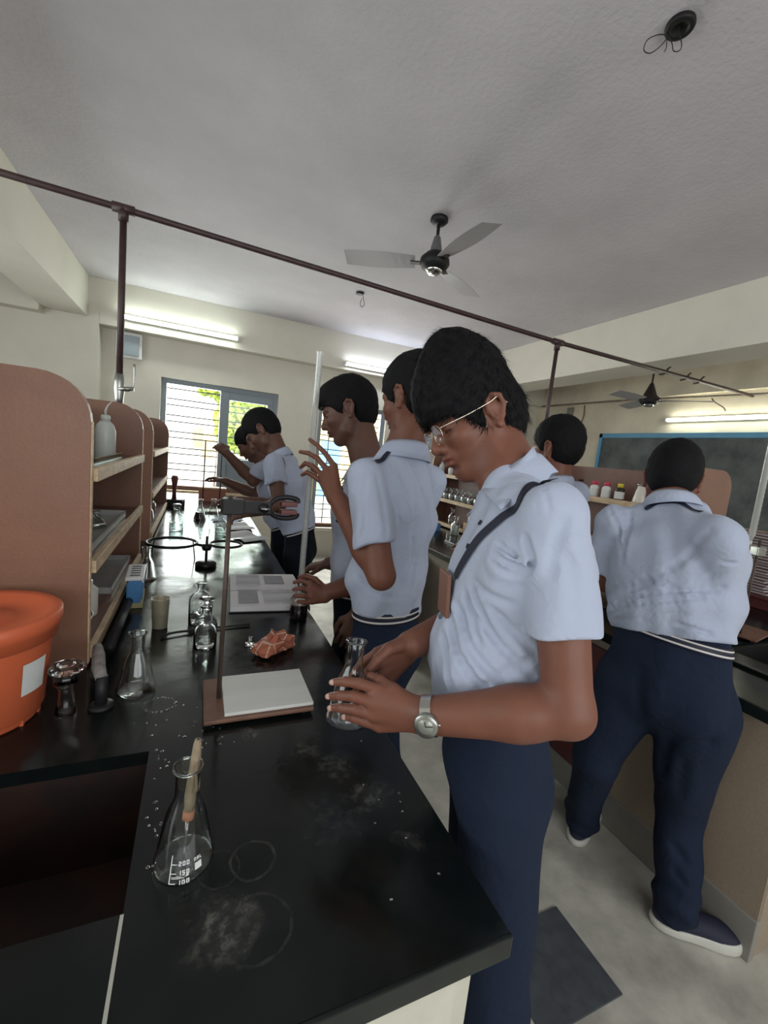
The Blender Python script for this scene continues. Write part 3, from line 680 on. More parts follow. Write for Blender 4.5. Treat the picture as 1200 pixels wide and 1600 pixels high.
# far part of the left bench
put(reagent_bottle(h=.16, r_=.045, rn=.017, liquid=.055, stopper=True, m='tglass', lm='tglass'), (-.12, 3.14, Z), 'wide glass bottle on the far bench beside the second shelf unit', 'bottle')
put(reagent_bottle(h=.145, r_=.036, rn=.013, liquid=.05, stopper=True, m='tglass', lm='tglass'), (.155, 3.05, Z), 'stoppered glass bottle on the far bench nearest the papers', 'bottle')
put(conical_flask(h=.15, rb=.042, m='tglass'), (.055, 3.20, Z), 'empty conical flask on the far bench in front of the dark liquid one', 'flask')
put(conical_flask(h=.16, rb=.048, m='tglass', liquid=.06, lm='dark_liquid'), (.025, 3.62, Z), 'conical flask with dark purple liquid on the far bench', 'flask')
put(conical_flask(h=.15, rb=.044, m='tglass'), (-.09, 3.75, Z), 'clear conical flask left of the dark liquid flask', 'flask')
put(conical_flask(h=.14, rb=.042, m='tglass'), (.13, 3.83, Z), 'clear conical flask standing behind the dark liquid flask', 'flask')
st = burette_stand((.045, 4.0, Z), .1, .62, 'reddish retort stand far along the bench in front of the window')
st2 = burette_stand((.20, 4.42, Z), .1, .60, 'thin reddish stand rod seen against the bright window')
t = empty('bench_support_post', (-.19, 4.25, Z), label='dark squat post stand on the far bench before the window', cat='stand')
box('base', -.09, .09, -.05, .05, 0, .07, MT['black'], t, .004); tube('post', [(0, 0, .06), (0, 0, .14), (0, 0, .2), (0, 0, .26), (0, 0, .28)], [.022, .016, .022, .03, .02], MT['maroon'], t, 12)
t = empty('wooden_box', (.15, 4.75, Z), label='reddish-brown wooden box at the far end of the bench', cat='box'); box('body', -.14, .12, -.06, .06, 0, .13, mat('salmon_wood', (.36, .15, .10), .5), t, .003); box('lid', -.145, .125, -.065, .065, .13, .145, MT['raw_wood'], t, .002)
for i, (x, y, a, lb) in enumerate(((.28, 3.35, .2, 'loose white sheet on the bench nearest the bending student'), (.24, 3.65, -.3, 'loose blue-tinted sheet lying further along the far bench'), (.31, 2.98, .5, 'curled paper sheet near the edge of the far bench'))):
    bm = bmesh.new(); rows = [[bm.verts.new((x_, -.14+.28*k/8, .002+.006*math.sin(k*1.1)*(1+i*.3)+.004*(x_ > 0))) for x_ in (-.1, -.03, .04, .1)] for k in range(9)]
    for a_, b2 in zip(rows, rows[1:]):
        for k in range(3): bm.faces.new((a_[k], a_[k+1], b2[k+1], b2[k]))
    me = mesh_of(bm); t = link('paper_sheet', me, MT['paper'] if i != 1 else mat('blue_paper', (.45, .52, .66), .8)); t.location = (x, y, Z+.006); t.rotation_euler = (0, 0, a)
    md = t.modifiers.new('s', 'SOLIDIFY'); md.thickness = .0008
    tag(t, lb, 'paper')

# things on the left shelves (plank tops at TB+.035, .275, .52)
S1, S2, S3 = TB+.0355, TB+.2755, TB+.5205
def wash_bottle():
    t = empty('wash_bottle')
    lathe('bottle_body', [(0, 0), (.034, 0), (.037, .004), (.037, .105), (.030, .13), (.016, .145), (0, .145)], MT['translucent'], t, 28)
    lathe('cap', [(0, .143), (.017, .143), (.017, .163), (.012, .168), (0, .168)], MT['translucent'], t, 20)
    tube('spout', [(0, 0, .165), (.0, 0, .185), (.008, -.004, .205), (.022, -.01, .222)], [.004, .004, .003, .0015], MT['translucent'], t, 8)
    return t
put(wash_bottle(), (-.345, 2.02, S3), 'translucent squeeze wash bottle on the top plank of the near shelf', 'bottle')
def tray(loc, sx, sy, label, m='steel', rz=0):
    t = empty('glassware_tray', loc, rz, label, 'tray')
    boxes('tray_body', [(-sx, sx, -sy, sy, 0, .003), (-sx, -sx+.003, -sy, sy, 0, .025), (sx-.003, sx, -sy, sy, 0, .025), (-sx, sx, -sy, -sy+.003, 0, .025), (-sx, sx, sy-.003, sy, 0, .025)], MT[m], t)
    return t
tray((-.365, 1.75, S2), .09, .33, 'pale wet plastic tray on the middle plank of the near shelf', 'frost')
tray((-.365, 2.02, S1), .09, .24, 'clear plastic tray on the bottom plank of the near shelf', 'frost')
tray((-.37, 1.8, S3), .08, .25, 'flat clear glass tray beside the wash bottle on the top plank', 'tglass')
put(reagent_bottle(h=.13, r_=.03, m='tglass'), (-.335, 1.46, S2+.004), 'glass bottle on the middle plank close behind the shelf end panel', 'bottle')
for i, (x, y, a, lb) in enumerate(((-.40, 1.98, 1.2, 'glass tube lying in the middle tray, further one'), (-.36, 1.72, .9, 'glass tube lying in the middle tray, nearer one'), (-.34, 1.90, 1.9, 'short glass tube lying crosswise in the middle tray'))):
    t = tube('glass_tube', [(-.09, 0, 0), (.09, 0, 0)], .011, MT['tglass'], None, 12); t.location = (x, y, S2+.0155+.0); t.rotation_euler = (0, 0, a); tag(t, lb, 'glass tube')
t = lathe('ceramic_dish', wallprof([(.03, 0), (.045, .01), (.07, .05), (.072, .06)], .003), MT['ceramic'], None, 32); t.location = (-.335, 1.42, S1); tag(t, 'round cream ceramic dish on the bottom plank behind the end panel', 'dish')
t = lathe('white_jar', [(0, 0), (.042, 0), (.045, .005), (.045, .085), (.03, .10), (.03, .115), (0, .115)], MT['ceramic'], None, 28); t.location = (-.325, 1.58, S1); tag(t, 'squat cream jar on the bottom plank in front of the clear tray', 'jar')
# clutter on the second unit
for i, (x, y, z, k, lb) in enumerate(((-.30, 3.0, S1, 0, 'glass bottle on the bottom plank of the second shelf, nearest'), (-.30, 3.3, S1, 1, 'small conical flask on the bottom plank of the second shelf'), (-.31, 3.6, S1, 0, 'glass bottle on the bottom plank of the second shelf, farthest'),
                                  (-.30, 3.05, S2, 1, 'conical flask on the middle plank of the second shelf'), (-.33, 3.4, S2, 0, 'glass bottle on the middle plank of the second shelf'), (-.32, 2.98, S3, 0, 'narrow glass bottle on the top plank of the second shelf'))):
    put(reagent_bottle(h=.12, r_=.03, m='tglass', seg=20) if k == 0 else conical_flask(h=.13, rb=.038, m='tglass'), (x, y, z), lb, 'bottle' if k == 0 else 'flask')

# water drops
bm = bmesh.new(); rg = np.random.default_rng(5)
spots = [(-.055+rg.uniform(0, .03), .62+rg.uniform(0, .28)) for _ in range(22)] + [(-.05+rg.normal()*.05, 1.0+rg.normal()*.06) for _ in range(12)] + [(.07+rg.normal()*.03, .98-rg.uniform(0, .1)) for _ in range(14)] + [(-.06+.035*math.cos(a)+rg.normal()*.002, 1.065+.03*math.sin(a)) for a in np.linspace(0, 6.1, 26)] + [(.34+rg.normal()*.05, .6+rg.normal()*.12) for _ in range(10)] + [(-.12+rg.normal()*.09, 1.3+rg.normal()*.12) for _ in range(8)]
for x, y in spots:
    s = rg.uniform(.0012, .0036); r_ = bmesh.ops.create_icosphere(bm, subdivisions=1, radius=1); bmesh.ops.scale(bm, vec=(s*rg.uniform(.8, 1.6), s, s*.35), verts=r_['verts']); bmesh.ops.translate(bm, vec=(x, y, Z), verts=r_['verts'])
t = link('water_drops', mesh_of(bm), MT['liquid'], None, True); tag(t, 'scattered water drops on the black bench top by the sink', 'water', kind='stuff')

# ================================================================ RIGHT BENCH ITEMS
# reagent rows on the farther right shelf (front face x = 2.29)
g1 = 'glass reagent bottles in rows on the middle plank of the right shelf'
proto = reagent_bottle(h=.10, r_=.025, rn=.009, m='tglass', seg=20, liquid=.05, lm='frost'); k = 0
for row, x in enumerate((2.335, 2.40)):
    for i in range(9):
        o = proto if k == 0 else copy_tree(proto); k += 1
        place(o, (x, 3.02+i*.108+row*.03, S2)); tag(o, 'small stoppered glass reagent bottle in the rows on the middle right plank', 'bottle', g1)
g2 = 'white bottles along the top plank of the right shelf'
proto = capped_bottle('white_plastic', 'white_plastic', .027, .10, False); k = 0
for i in range(5):
    o = proto if k == 0 else copy_tree(proto); k += 1
    place(o, (2.34, 3.05+i*.115, S3)); tag(o, 'small white plastic bottle in the row on the top right plank', 'bottle', g2)
o = wash_bottle(); put(o, (2.345, 3.93, S3), 'frosted wash bottle at the rounded end of the right shelf top plank', 'bottle'); o.scale = (.8,)*3
for i, y in enumerate((3.74, 3.62)):
    o = wash_bottle(); o.scale = (.72,)*3
    for c in o.children: c.data = c.data.copy(); c.data.materials[0] = MT['white_plastic']
    put(o, (2.34, y, S3), ('white wash bottle second from the rounded end of the right top plank', 'white wash bottle third from the rounded end of the right top plank')[i], 'bottle', rz=2)
# under the shelf, on the bench
put(reagent_bottle(h=.15, r_=.04, rn=.014, m='tglass', liquid=.09, lm='frost'), (2.17, 3.28, Z), 'large stoppered bottle on the right bench before the packed shelf', 'bottle')
put(reagent_bottle(h=.15, r_=.035, rn=.013, m='tglass'), (2.33, 3.60, S1), 'tall clear bottle on the bottom plank of the packed right shelf', 'bottle')
t = empty('test_tube_rack', (2.10, 3.55, Z), 0, 'small blue rack with glass tubes on the right bench', 'rack')
box('base', -.03, .03, -.08, .08, 0, .01, MT['blue_plastic'], t); box('top_plate', -.03, .03, -.08, .08, .06, .068, MT['blue_plastic'], t); [box('post', -.03, .03, s*.078-.004, s*.078+.004, 0, .068, MT['blue_plastic'], t) for s in (-1, 1)]
for k in range(4): tube('test_tube', [(0, -.055+k*.037, .012), (0, -.055+k*.037, .13)], .008, MT['frost'], t, 10)
t = empty('storage_carton', (2.36, 3.32, S1), label='pale jars and carton stacked on the bottom plank of the right shelf', cat='carton'); box('carton', -.03, .05, -.07, .07, 0, .07, MT['raw_wood'], t, .002); lathe('jar', [(0, .07), (.03, .07), (.03, .14), (0, .14)], MT['white_plastic'], t, 16)
t = box('white_notice', 2.0, 2.02, 2.78, 2.86, TB, TB+.07, MT['label']); tag(t, 'small white block standing on the right bench edge', 'block')
t = empty('leaning_board', (1.698, 2.36, 0), label='narrow brown board hung on the side of the right bench', cat='board'); box('plank', -.012, .012, -.03, .03, .45, .80, MT['laminate'], t, .006); box('paper_flap', -.016, -.012, -.03, .20, .79, .835, MT['paper'], t)

# nearer right shelf: bottles with coloured caps on the top plank
yb = (2.02, 1.93, 1.835)
for cap, body, y, lb in (('red_cap', 'white_plastic', yb[0], 'red-capped white bottle on the right shelf, farther of two'), ('red_cap', 'white_plastic', yb[1], 'red-capped white bottle on the right shelf, nearer of two'), ('yellow_cap', 'brown_glass', yb[2], 'yellow-capped dark bottle with a white label on the right shelf')):
    put(capped_bottle(cap, body, .027, .098), (2.36, y, S3), lb, 'bottle')
t = empty('specimen_jar'); lathe('jar_body', [(0, 0), (.042, 0), (.045, .01), (.032, .08), (.026, .095), (.026, .11), (0, .11)], MT['ceramic'], t, 24); lathe('lid', [(0, .108), (.031, .108), (.031, .118), (0, .118)], MT['steel'], t, 24)
put(t, (2.37, 1.70, S3), 'cream jar with a flat metal lid beside the large student\'s head', 'jar')
for y, lb in ((2.22, 'amber glass bottle left of the red-capped bottles'), (2.32, 'small clear bottle at the far end of the coloured-cap shelf'), (2.13, 'dark box bottle beside the red-capped bottles')):
    put(reagent_bottle(h=.085, r_=.03, m='brown_glass' if y == 2.13 else 'frost', seg=16), (2.35, y, S3), lb, 'bottle')
# stand with burette at the right frame edge
st = burette_stand((2.28, 1.05, Z), .2, .45, 'retort stand at the right edge of the picture on the right bench')
t = burette((2.28, 1.085, 1.30), 1.78, .0125, 'frosted burette upright at the far right in front of the chalkboard')
c_ = empty('burette_clamp', (2.28, 1.05, Z+.40), 1.2, 'steel clamp holding the burette at the far right', 'clamp'); box('boss', -.02, .02, -.02, .02, -.02, .02, MT['steel'], c_, .004); tube('jaw', catmull([(.02, 0, 0), (.05, .015, 0), (.07, 0, 0), (.05, -.015, 0)]), .006, MT['steel'], c_, 8)
# table with stacked notebooks
t = empty('wooden_box', (3.17, 1.38, Z), label='low dark red wooden box on the right bench carrying the notebook stacks', cat='box')
box('body', -.19, .19, -.40, .40, 0, .06, MT['maroon'], t, .004); box('lid', -.2, .2, -.41, .41, .06, .072, MT['maroon'], t, .003)
pms = [mat('notebook_pages', (.48, .46, .45), .8), mat('notebook_pages_cool', (.40, .40, .42), .8)]; cvs = [MT['maroon'], MT['brownplate'], mat('notebook_grey', (.16, .16, .18), .6)]
for s_i, (sx, sy, n, ht) in enumerate(((3.14, 1.46, 21, .017), (3.18, 1.16, 22, .017))):
    for k in range(n):
        if k == 0:
            nb = empty('notebook'); nb0 = nb
            box('cover', -.105, .105, -.14, .14, 0, .0022, cvs[s_i], nb); box('cover', -.105, .105, -.14, .14, ht-.003, ht-.0008, cvs[s_i], nb)
            box('page_block', -.102, .102, -.137, .137, .0022, ht-.003, pms[s_i], nb)
        else: nb = copy_tree(nb0)
        place(nb, (sx+random.uniform(-.008, .008), sy+random.uniform(-.01, .01), .9535+k*ht), random.uniform(-.06, .06)); tag(nb, (('closed notebook in the left stack on the dark red box', 'closed notebook in the right stack on the dark red box')[s_i] if 0 < k < n-1 else ('bottom' if k == 0 else 'topmost')+' notebook of the %s stack on the dark red box' % ('left', 'right')[s_i]), 'book', ('left stack of notebooks on the dark red box', 'right stack of notebooks on the dark red box')[s_i])
# clutter by the right sink
t = empty('retort_clamp', (2.32, 1.22, Z), label='black clamp assembly lying on the right bench behind the sink', cat='clamp')
box('block', -.02, .05, -.03, .03, 0, .10, MT['black'], t, .006); tube('arm', [(-.02, 0, .075), (-.22, .06, .085)], .009, MT['iron'], t, 8); tube('screw', [(.02, -.03, .10), (.06, -.07, .12)], .010, MT['steel'], t, 8); box('foot', -.05, .08, -.035, .035, 0, .02, MT['iron'], t, .004)
t = box('folded_card', -.11, .11, -.02, .02, 0, .03, MT['label'], bev=.003); t.location = (2.20, 1.37, Z+.0); t.rotation_euler = (0, 0, -.3); tag(t, 'pale folded card lying by the black clamp on the right bench', 'card')
t = empty('gas_tap', (2.40, 1.30, Z), label='dark upright gas tap at the right frame edge behind the sink', cat='tap'); tube('post', [(0, 0, 0), (0, 0, .11)], .016, MT['iron'], t, 12); tube('nozzle', [(0, 0, .09), (-.07, -.03, .1)], .009, MT['iron'], t, 8); lathe('base_ring', [(0, 0), (.03, 0), (.03, .008), (0, .01)], MT['iron'], t, 16)
# ================================================================ PEOPLE
# Bodies and clothes are grown as smooth distance fields and meshed into one continuous skin.
V = lambda *a: np.array(a, float)
def unit(v): return v/np.linalg.norm(v)
class Field:
    def __init__(s, lo, hi, h):
        s.h = h; s.lo = np.array(lo, float); s.n = np.ceil((np.array(hi)-s.lo)/h).astype(int)+1
        s.F = np.ones(s.n, np.float32)
    def win(s, lo, hi):
        i0 = np.clip(np.floor((lo-s.lo)/s.h).astype(int), 0, s.n-1); i1 = np.clip(np.ceil((hi-s.lo)/s.h).astype(int)+1, 1, s.n)
        if np.any(i1 <= i0): return None, None
        g = [s.lo[k]+s.h*np.arange(i0[k], i1[k], dtype=np.float32) for k in range(3)]
        X, Y, Zz = np.meshgrid(*g, indexing='ij'); return tuple(slice(a, b) for a, b in zip(i0, i1)), (X, Y, Zz)
    def put(s, fn, lo, hi, k=.02, op='+'):
        sl, P = s.win(np.array(lo)-k-.03, np.array(hi)+k+.03)
        if sl is None: return
        d = fn(*P).astype(np.float32); A = s.F[sl]
        if op == '+':
            t = np.clip(.5+.5*(d-A)/k, 0, 1); s.F[sl] = d*(1-t)+A*t-k*t*(1-t)
        else:
            t = np.clip(.5-.5*(A+d)/k, 0, 1); s.F[sl] = A*(1-t)-d*t+k*t*(1-t)
    def cap(s, a, b, ra, rb=None, k=.02, op='+'):
        a = np.array(a, float); b = np.array(b, float); rb = ra if rb is None else rb; v = b-a; L2 = max(v@v, 1e-9)
        def fn(X, Y, Zz):
            t = np.clip(((X-a[0])*v[0]+(Y-a[1])*v[1]+(Zz-a[2])*v[2])/L2, 0, 1)
            return np.sqrt((X-a[0]-t*v[0])**2+(Y-a[1]-t*v[1])**2+(Zz-a[2]-t*v[2])**2)-(ra+(rb-ra)*t)
        m = max(ra, rb); s.put(fn, np.minimum(a, b)-m, np.maximum(a, b)+m, k, op)
    def ell(s, c, rad, B=None, k=.02, op='+'):
        c = np.array(c, float); rad = np.array(rad, float); B = np.eye(3) if B is None else B
        def fn(X, Y, Zz):
            d = (X-c[0], Y-c[1], Zz-c[2]); q = [sum(B[i][j]*d[j] for j in range(3)) for i in range(3)]
            k0 = np.sqrt(sum((q[i]/rad[i])**2 for i in range(3))); k1 = np.sqrt(sum((q[i]/rad[i]**2)**2 for i in range(3)))+1e-6
            return k0*(k0-1)/k1
        m = rad.max(); s.put(fn, c-m, c+m, k, op)
    def seg(s, a, b, side, ra, rb, k=.02, op='+', flat=False, cut=None):
        """elliptic tapered segment: ra, rb = (side radius, depth radius)"""
        a = np.array(a, float); b = np.array(b, float); v = b-a; L = np.linalg.norm(v); ax = v/L
        sd = unit(side-ax*(side@ax)); fw = np.cross(ax, sd); ra = np.array(ra); rb = np.array(rb)
        def fn(X, Y, Zz):
            d = (X-a[0], Y-a[1], Zz-a[2]); w = sum(ax[j]*d[j] for j in range(3)); t = np.clip(w/L, 0, 1)
            u_ = sum(sd[j]*d[j] for j in range(3)); f_ = sum(fw[j]*d[j] for j in range(3)); over = w-t*L
            rs = ra[0]+(rb[0]-ra[0])*t; rf = ra[1]+(rb[1]-ra[1])*t
            m = np.minimum(rs, rf)
            if flat:
                k0 = np.sqrt((u_/rs)**2+(f_/rf)**2); k1 = np.sqrt((u_/rs**2)**2+(f_/rf**2)**2)+1e-5
                return np.maximum(k0*(k0-1)/k1, np.abs(over))
            k0 = np.sqrt((u_/rs)**2+(f_/rf)**2+(over/m)**2); k1 = np.sqrt((u_/rs**2)**2+(f_/rf**2)**2+(over/m**2)**2)+1e-5
            return np.where(k0 < 1e-3, -m, k0*(k0-1)/k1)
        m = max(ra.max(), rb.max()); s.put(fn, np.minimum(a, b)-m, np.maximum(a, b)+m, k, op)
    def plane(s, p, n, k=.002):
        """keep the side against n"""
        g = [s.lo[i]+s.h*np.arange(s.n[i], dtype=np.float32) for i in range(3)]
        d = (g[0]-p[0])[:, None, None]*n[0]+(g[1]-p[1])[None, :, None]*n[1]+(g[2]-p[2])[None, None, :]*n[2]
        s.F = np.maximum(s.F, d)
    def disp(s, fn):
        m = np.abs(s.F) < .04; I = np.nonzero(m); P = [s.lo[k]+s.h*I[k] for k in range(3)]
        s.F[I] += fn(*P).astype(np.float32)
    def groove(s, pts, depth, width):
        pts = [np.array(p, float) for p in pts]
        for a, b in zip(pts, pts[1:]):
            v = b-a; L2 = v@v+1e-9; lo = np.minimum(a, b)-3*width; hi = np.maximum(a, b)+3*width
            sl, P = s.win(lo, hi)
            if sl is None: continue
            t = np.clip(sum((P[i]-a[i])*v[i] for i in range(3))/L2, 0, 1)
            d2 = sum((P[i]-a[i]-t*v[i])**2 for i in range(3)); s.F[sl] += (depth*np.exp(-d2/width**2)).astype(np.float32)
    def sample(s, p):
        q = (np.array(p)-s.lo)/s.h; i = np.clip(np.floor(q).astype(int), 0, s.n-2); t = q-i; c = s.F[i[0]:i[0]+2, i[1]:i[1]+2, i[2]:i[2]+2]
        c = c[0]*(1-t[0])+c[1]*t[0]; c = c[0]*(1-t[1])+c[1]*t[1]; return float(c[0]*(1-t[2])+c[1]*t[2])
    def grad(s, p):
        e = s.h; p = np.array(p, float); g = np.array([s.sample(p+d)-s.sample(p-d) for d in np.eye(3)*e]); return g/(np.linalg.norm(g)+1e-9)
    def snap(s, p, off=.003, it=8):
        p = np.array(p, float)
        for _ in range(it): p = p-s.grad(p)*(s.sample(p)-off)*.8
        return p
    def hit(s, px, py, off=0., d0=.45, d1=3.6):
        """first point of the surface met from where the photograph was taken"""
        best = None
        for d in np.arange(d0, d1, .003):
            p = at(px, py, d)
            if np.any(p < s.lo+s.h*1.5) or np.any(p > s.lo+s.h*(s.n-2.5)): continue
            v = s.sample(p)
            if v < off: return p
            if best is None or v < best[0]: best = (v, p)
        return s.snap(best[1], off)
    def mesh(s):
        F = s.F; S_ = F < 0; a = S_[:-1, :-1, :-1]; anyv = a.copy(); allv = a.copy()
        for dx in (0, 1):
            for dy in (0, 1):
                for dz in (0, 1):
                    c = S_[dx:S_.shape[0]-1+dx, dy:S_.shape[1]-1+dy, dz:S_.shape[2]-1+dz]; anyv |= c; allv &= c
        I = np.nonzero(anyv & ~allv); n = len(I[0]); idx = -np.ones(a.shape, np.int32); idx[I] = np.arange(n)
        acc = np.zeros((n, 3)); cnt = np.zeros(n); C8 = {}
        for dx in (0, 1):
            for dy in (0, 1):
                for dz in (0, 1): C8[dx, dy, dz] = F[I[0]+dx, I[1]+dy, I[2]+dz].astype(float)
        for c0 in C8:
            for ax in range(3):
                if c0[ax]: continue
                c1 = list(c0); c1[ax] = 1; c1 = tuple(c1); f0, f1 = C8[c0], C8[c1]; m = (f0 < 0) != (f1 < 0)
                t = np.where(m, f0/(f0-f1+1e-12), 0); p = np.tile(np.array(c0, float), (n, 1)); p[:, ax] += t
                acc[m] += p[m]; cnt[m] += 1
        V_ = s.lo+s.h*(np.stack(I, 1)+acc/cnt[:, None]); faces = []
        for ax in range(3):
            o1, o2 = [(1, 2), (2, 0), (0, 1)][ax]
            sl0 = [slice(1, -1)]*3; sl0[ax] = slice(0, -1); sl1 = [slice(1, -1)]*3; sl1[ax] = slice(1, None)
            A, B = S_[tuple(sl0)], S_[tuple(sl1)]
            for sg, M_ in ((1, A & ~B), (0, B & ~A)):
                J = np.stack(np.nonzero(M_), 1)
                if len(J) == 0: continue
                J[:, o1] += 1; J[:, o2] += 1
                def q(d1, d2): K = J.copy(); K[:, o1] -= d1; K[:, o2] -= d2; return idx[K[:, 0], K[:, 1], K[:, 2]]
                qd = [q(1, 1), q(0, 1), q(0, 0), q(1, 0)]
                faces.append(np.stack(qd if sg else qd[::-1], 1))
        faces = np.concatenate(faces); faces = faces[(faces >= 0).all(1)]
        return V_, faces
def np_mesh(name, parts, m, parent, smooth=True, colors=None):
    vs, fs, o = [], [], 0
    for v, f in parts: vs.append(v); fs.append(f+o); o += len(v)
    v = np.concatenate(vs); f = np.concatenate(fs); k = f.shape[1]; org = np.array(parent.location) if parent is not None else np.zeros(3)
    v = v-org
    me = bpy.data.meshes.new(name); me.vertices.add(len(v)); me.vertices.foreach_set('co', v.astype(np.float32).ravel())
    me.loops.add(f.size); me.loops.foreach_set('vertex_index', f.astype(np.int32).ravel()); me.polygons.add(len(f))
    me.polygons.foreach_set('loop_start', np.arange(0, f.size, k, dtype=np.int32)); me.update(calc_edges=True)
    if colors is not None:
        at_ = me.color_attributes.new('tone', 'FLOAT_COLOR', 'POINT'); at_.data.foreach_set('color', colors.astype(np.float32).ravel())
    return link(name, me, m, parent, smooth)

def skin_mat(name, col):
    m, nt, b = nodes_of(name); N = nt.nodes; L = nt.links
    vc = N.new('ShaderNodeVertexColor'); vc.layer_name = 'tone'
    g = N.new('ShaderNodeNewGeometry'); n = N.new('ShaderNodeTexNoise'); n.inputs['Scale'].default_value = 28; n.inputs['Detail'].default_value = 5; L.new(g.outputs['Position'], n.inputs['Vector'])
    mr = N.new('ShaderNodeMapRange'); mr.inputs[3].default_value = .86; mr.inputs[4].default_value = 1.12; L.new(n.outputs['Fac'], mr.inputs[0])
    mx = N.new('ShaderNodeMix'); mx.data_type = 'RGBA'; mx.blend_type = 'MULTIPLY'; mx.inputs[0].default_value = 1; mx.inputs[6].default_value = (*col, 1); L.new(vc.outputs[0], mx.inputs[7])
    m2 = N.new('ShaderNodeVectorMath'); m2.operation = 'SCALE'; L.new(mx.outputs[2], m2.inputs[0]); L.new(mr.outputs[0], m2.inputs['Scale'])
    L.new(m2.outputs[0], b.inputs['Base Color']); b.inputs['Roughness'].default_value = .5; b.inputs['Specular IOR Level'].default_value = .35
    b.inputs['Subsurface Weight'].default_value = .08; b.inputs['Subsurface Radius'].default_value = (.012, .004, .002); b.inputs['Subsurface Scale'].default_value = .5
    n2 = N.new('ShaderNodeTexNoise'); n2.inputs['Scale'].default_value = 420; L.new(g.outputs['Position'], n2.inputs['Vector'])
    bp = N.new('ShaderNodeBump'); bp.inputs['Strength'].default_value = .12; bp.inputs['Distance'].default_value = .002; L.new(n2.outputs['Fac'], bp.inputs['Height']); L.new(bp.outputs[0], b.inputs['Normal'])
    return m
SK = {'warm': skin_mat('brown_skin', (.185, .074, .047)), 'dark': skin_mat('dark_brown_skin', (.13, .062, .043))}
def cloth_mat(name, col, stripe=0, sheen=.15):
    m, nt, b = nodes_of(name); N = nt.nodes; L = nt.links
    b.inputs['Base Color'].default_value = (*col, 1); b.inputs['Roughness'].default_value = .85; b.inputs['Sheen Weight'].default_value = sheen; b.inputs['Specular IOR Level'].default_value = .15
    tc = N.new('ShaderNodeTexCoord'); n = N.new('ShaderNodeTexNoise'); n.inputs['Scale'].default_value = 17; n.inputs['Detail'].default_value = 2; n.inputs['Distortion'].default_value = 1.2; L.new(tc.outputs['Object'], n.inputs['Vector'])
    n3 = N.new('ShaderNodeTexNoise'); n3.inputs['Scale'].default_value = 500; L.new(tc.outputs['Object'], n3.inputs['Vector'])
    ad = N.new('ShaderNodeMath'); ad.operation = 'MULTIPLY_ADD'; ad.inputs[1].default_value = .06; L.new(n3.outputs['Fac'], ad.inputs[0]); L.new(n.outputs['Fac'], ad.inputs[2])
    bp = N.new('ShaderNodeBump'); bp.inputs['Strength'].default_value = .35; bp.inputs['Distance'].default_value = .014; L.new(ad.outputs[0], bp.inputs['Height']); L.new(bp.outputs[0], b.inputs['Normal'])
    if stripe:
        wv = N.new('ShaderNodeTexWave'); wv.inputs['Scale'].default_value = 75; wv.inputs['Distortion'].default_value = 0; L.new(tc.outputs['Object'], wv.inputs['Vector'])
        mp = N.new('ShaderNodeMix'); mp.data_type = 'RGBA'; mp.inputs[6].default_value = (*col, 1); mp.inputs[7].default_value = (*tuple(c*(1-stripe) for c in col), 1); L.new(wv.outputs['Fac'], mp.inputs[0]); L.new(mp.outputs[2], b.inputs['Base Color'])
    return m
SHIRT = cloth_mat('pale_blue_shirt_cloth', (.42, .47, .59)); TROUS = cloth_mat('navy_trouser_cloth', (.013, .020, .040), sheen=0)
TROUS2 = cloth_mat('black_navy_trouser_cloth', (.006, .008, .014), sheen=0)
HAIR = mat('black_hair', (.005, .005, .006), .75, spec=.18); NAVY = mat('navy_ribbon', (.008, .010, .028), .6); WHITE_T = mat('white_belt_stripe', (.6, .58, .55), .6)
NAIL = mat('fingernail', (.52, .32, .25), .3); SHOE = mat('navy_knit_shoe', (.012, .014, .035), .7, bump=.2, bscale=300); SOLE = mat('white_rubber_sole', (.60, .60, .54), .5)

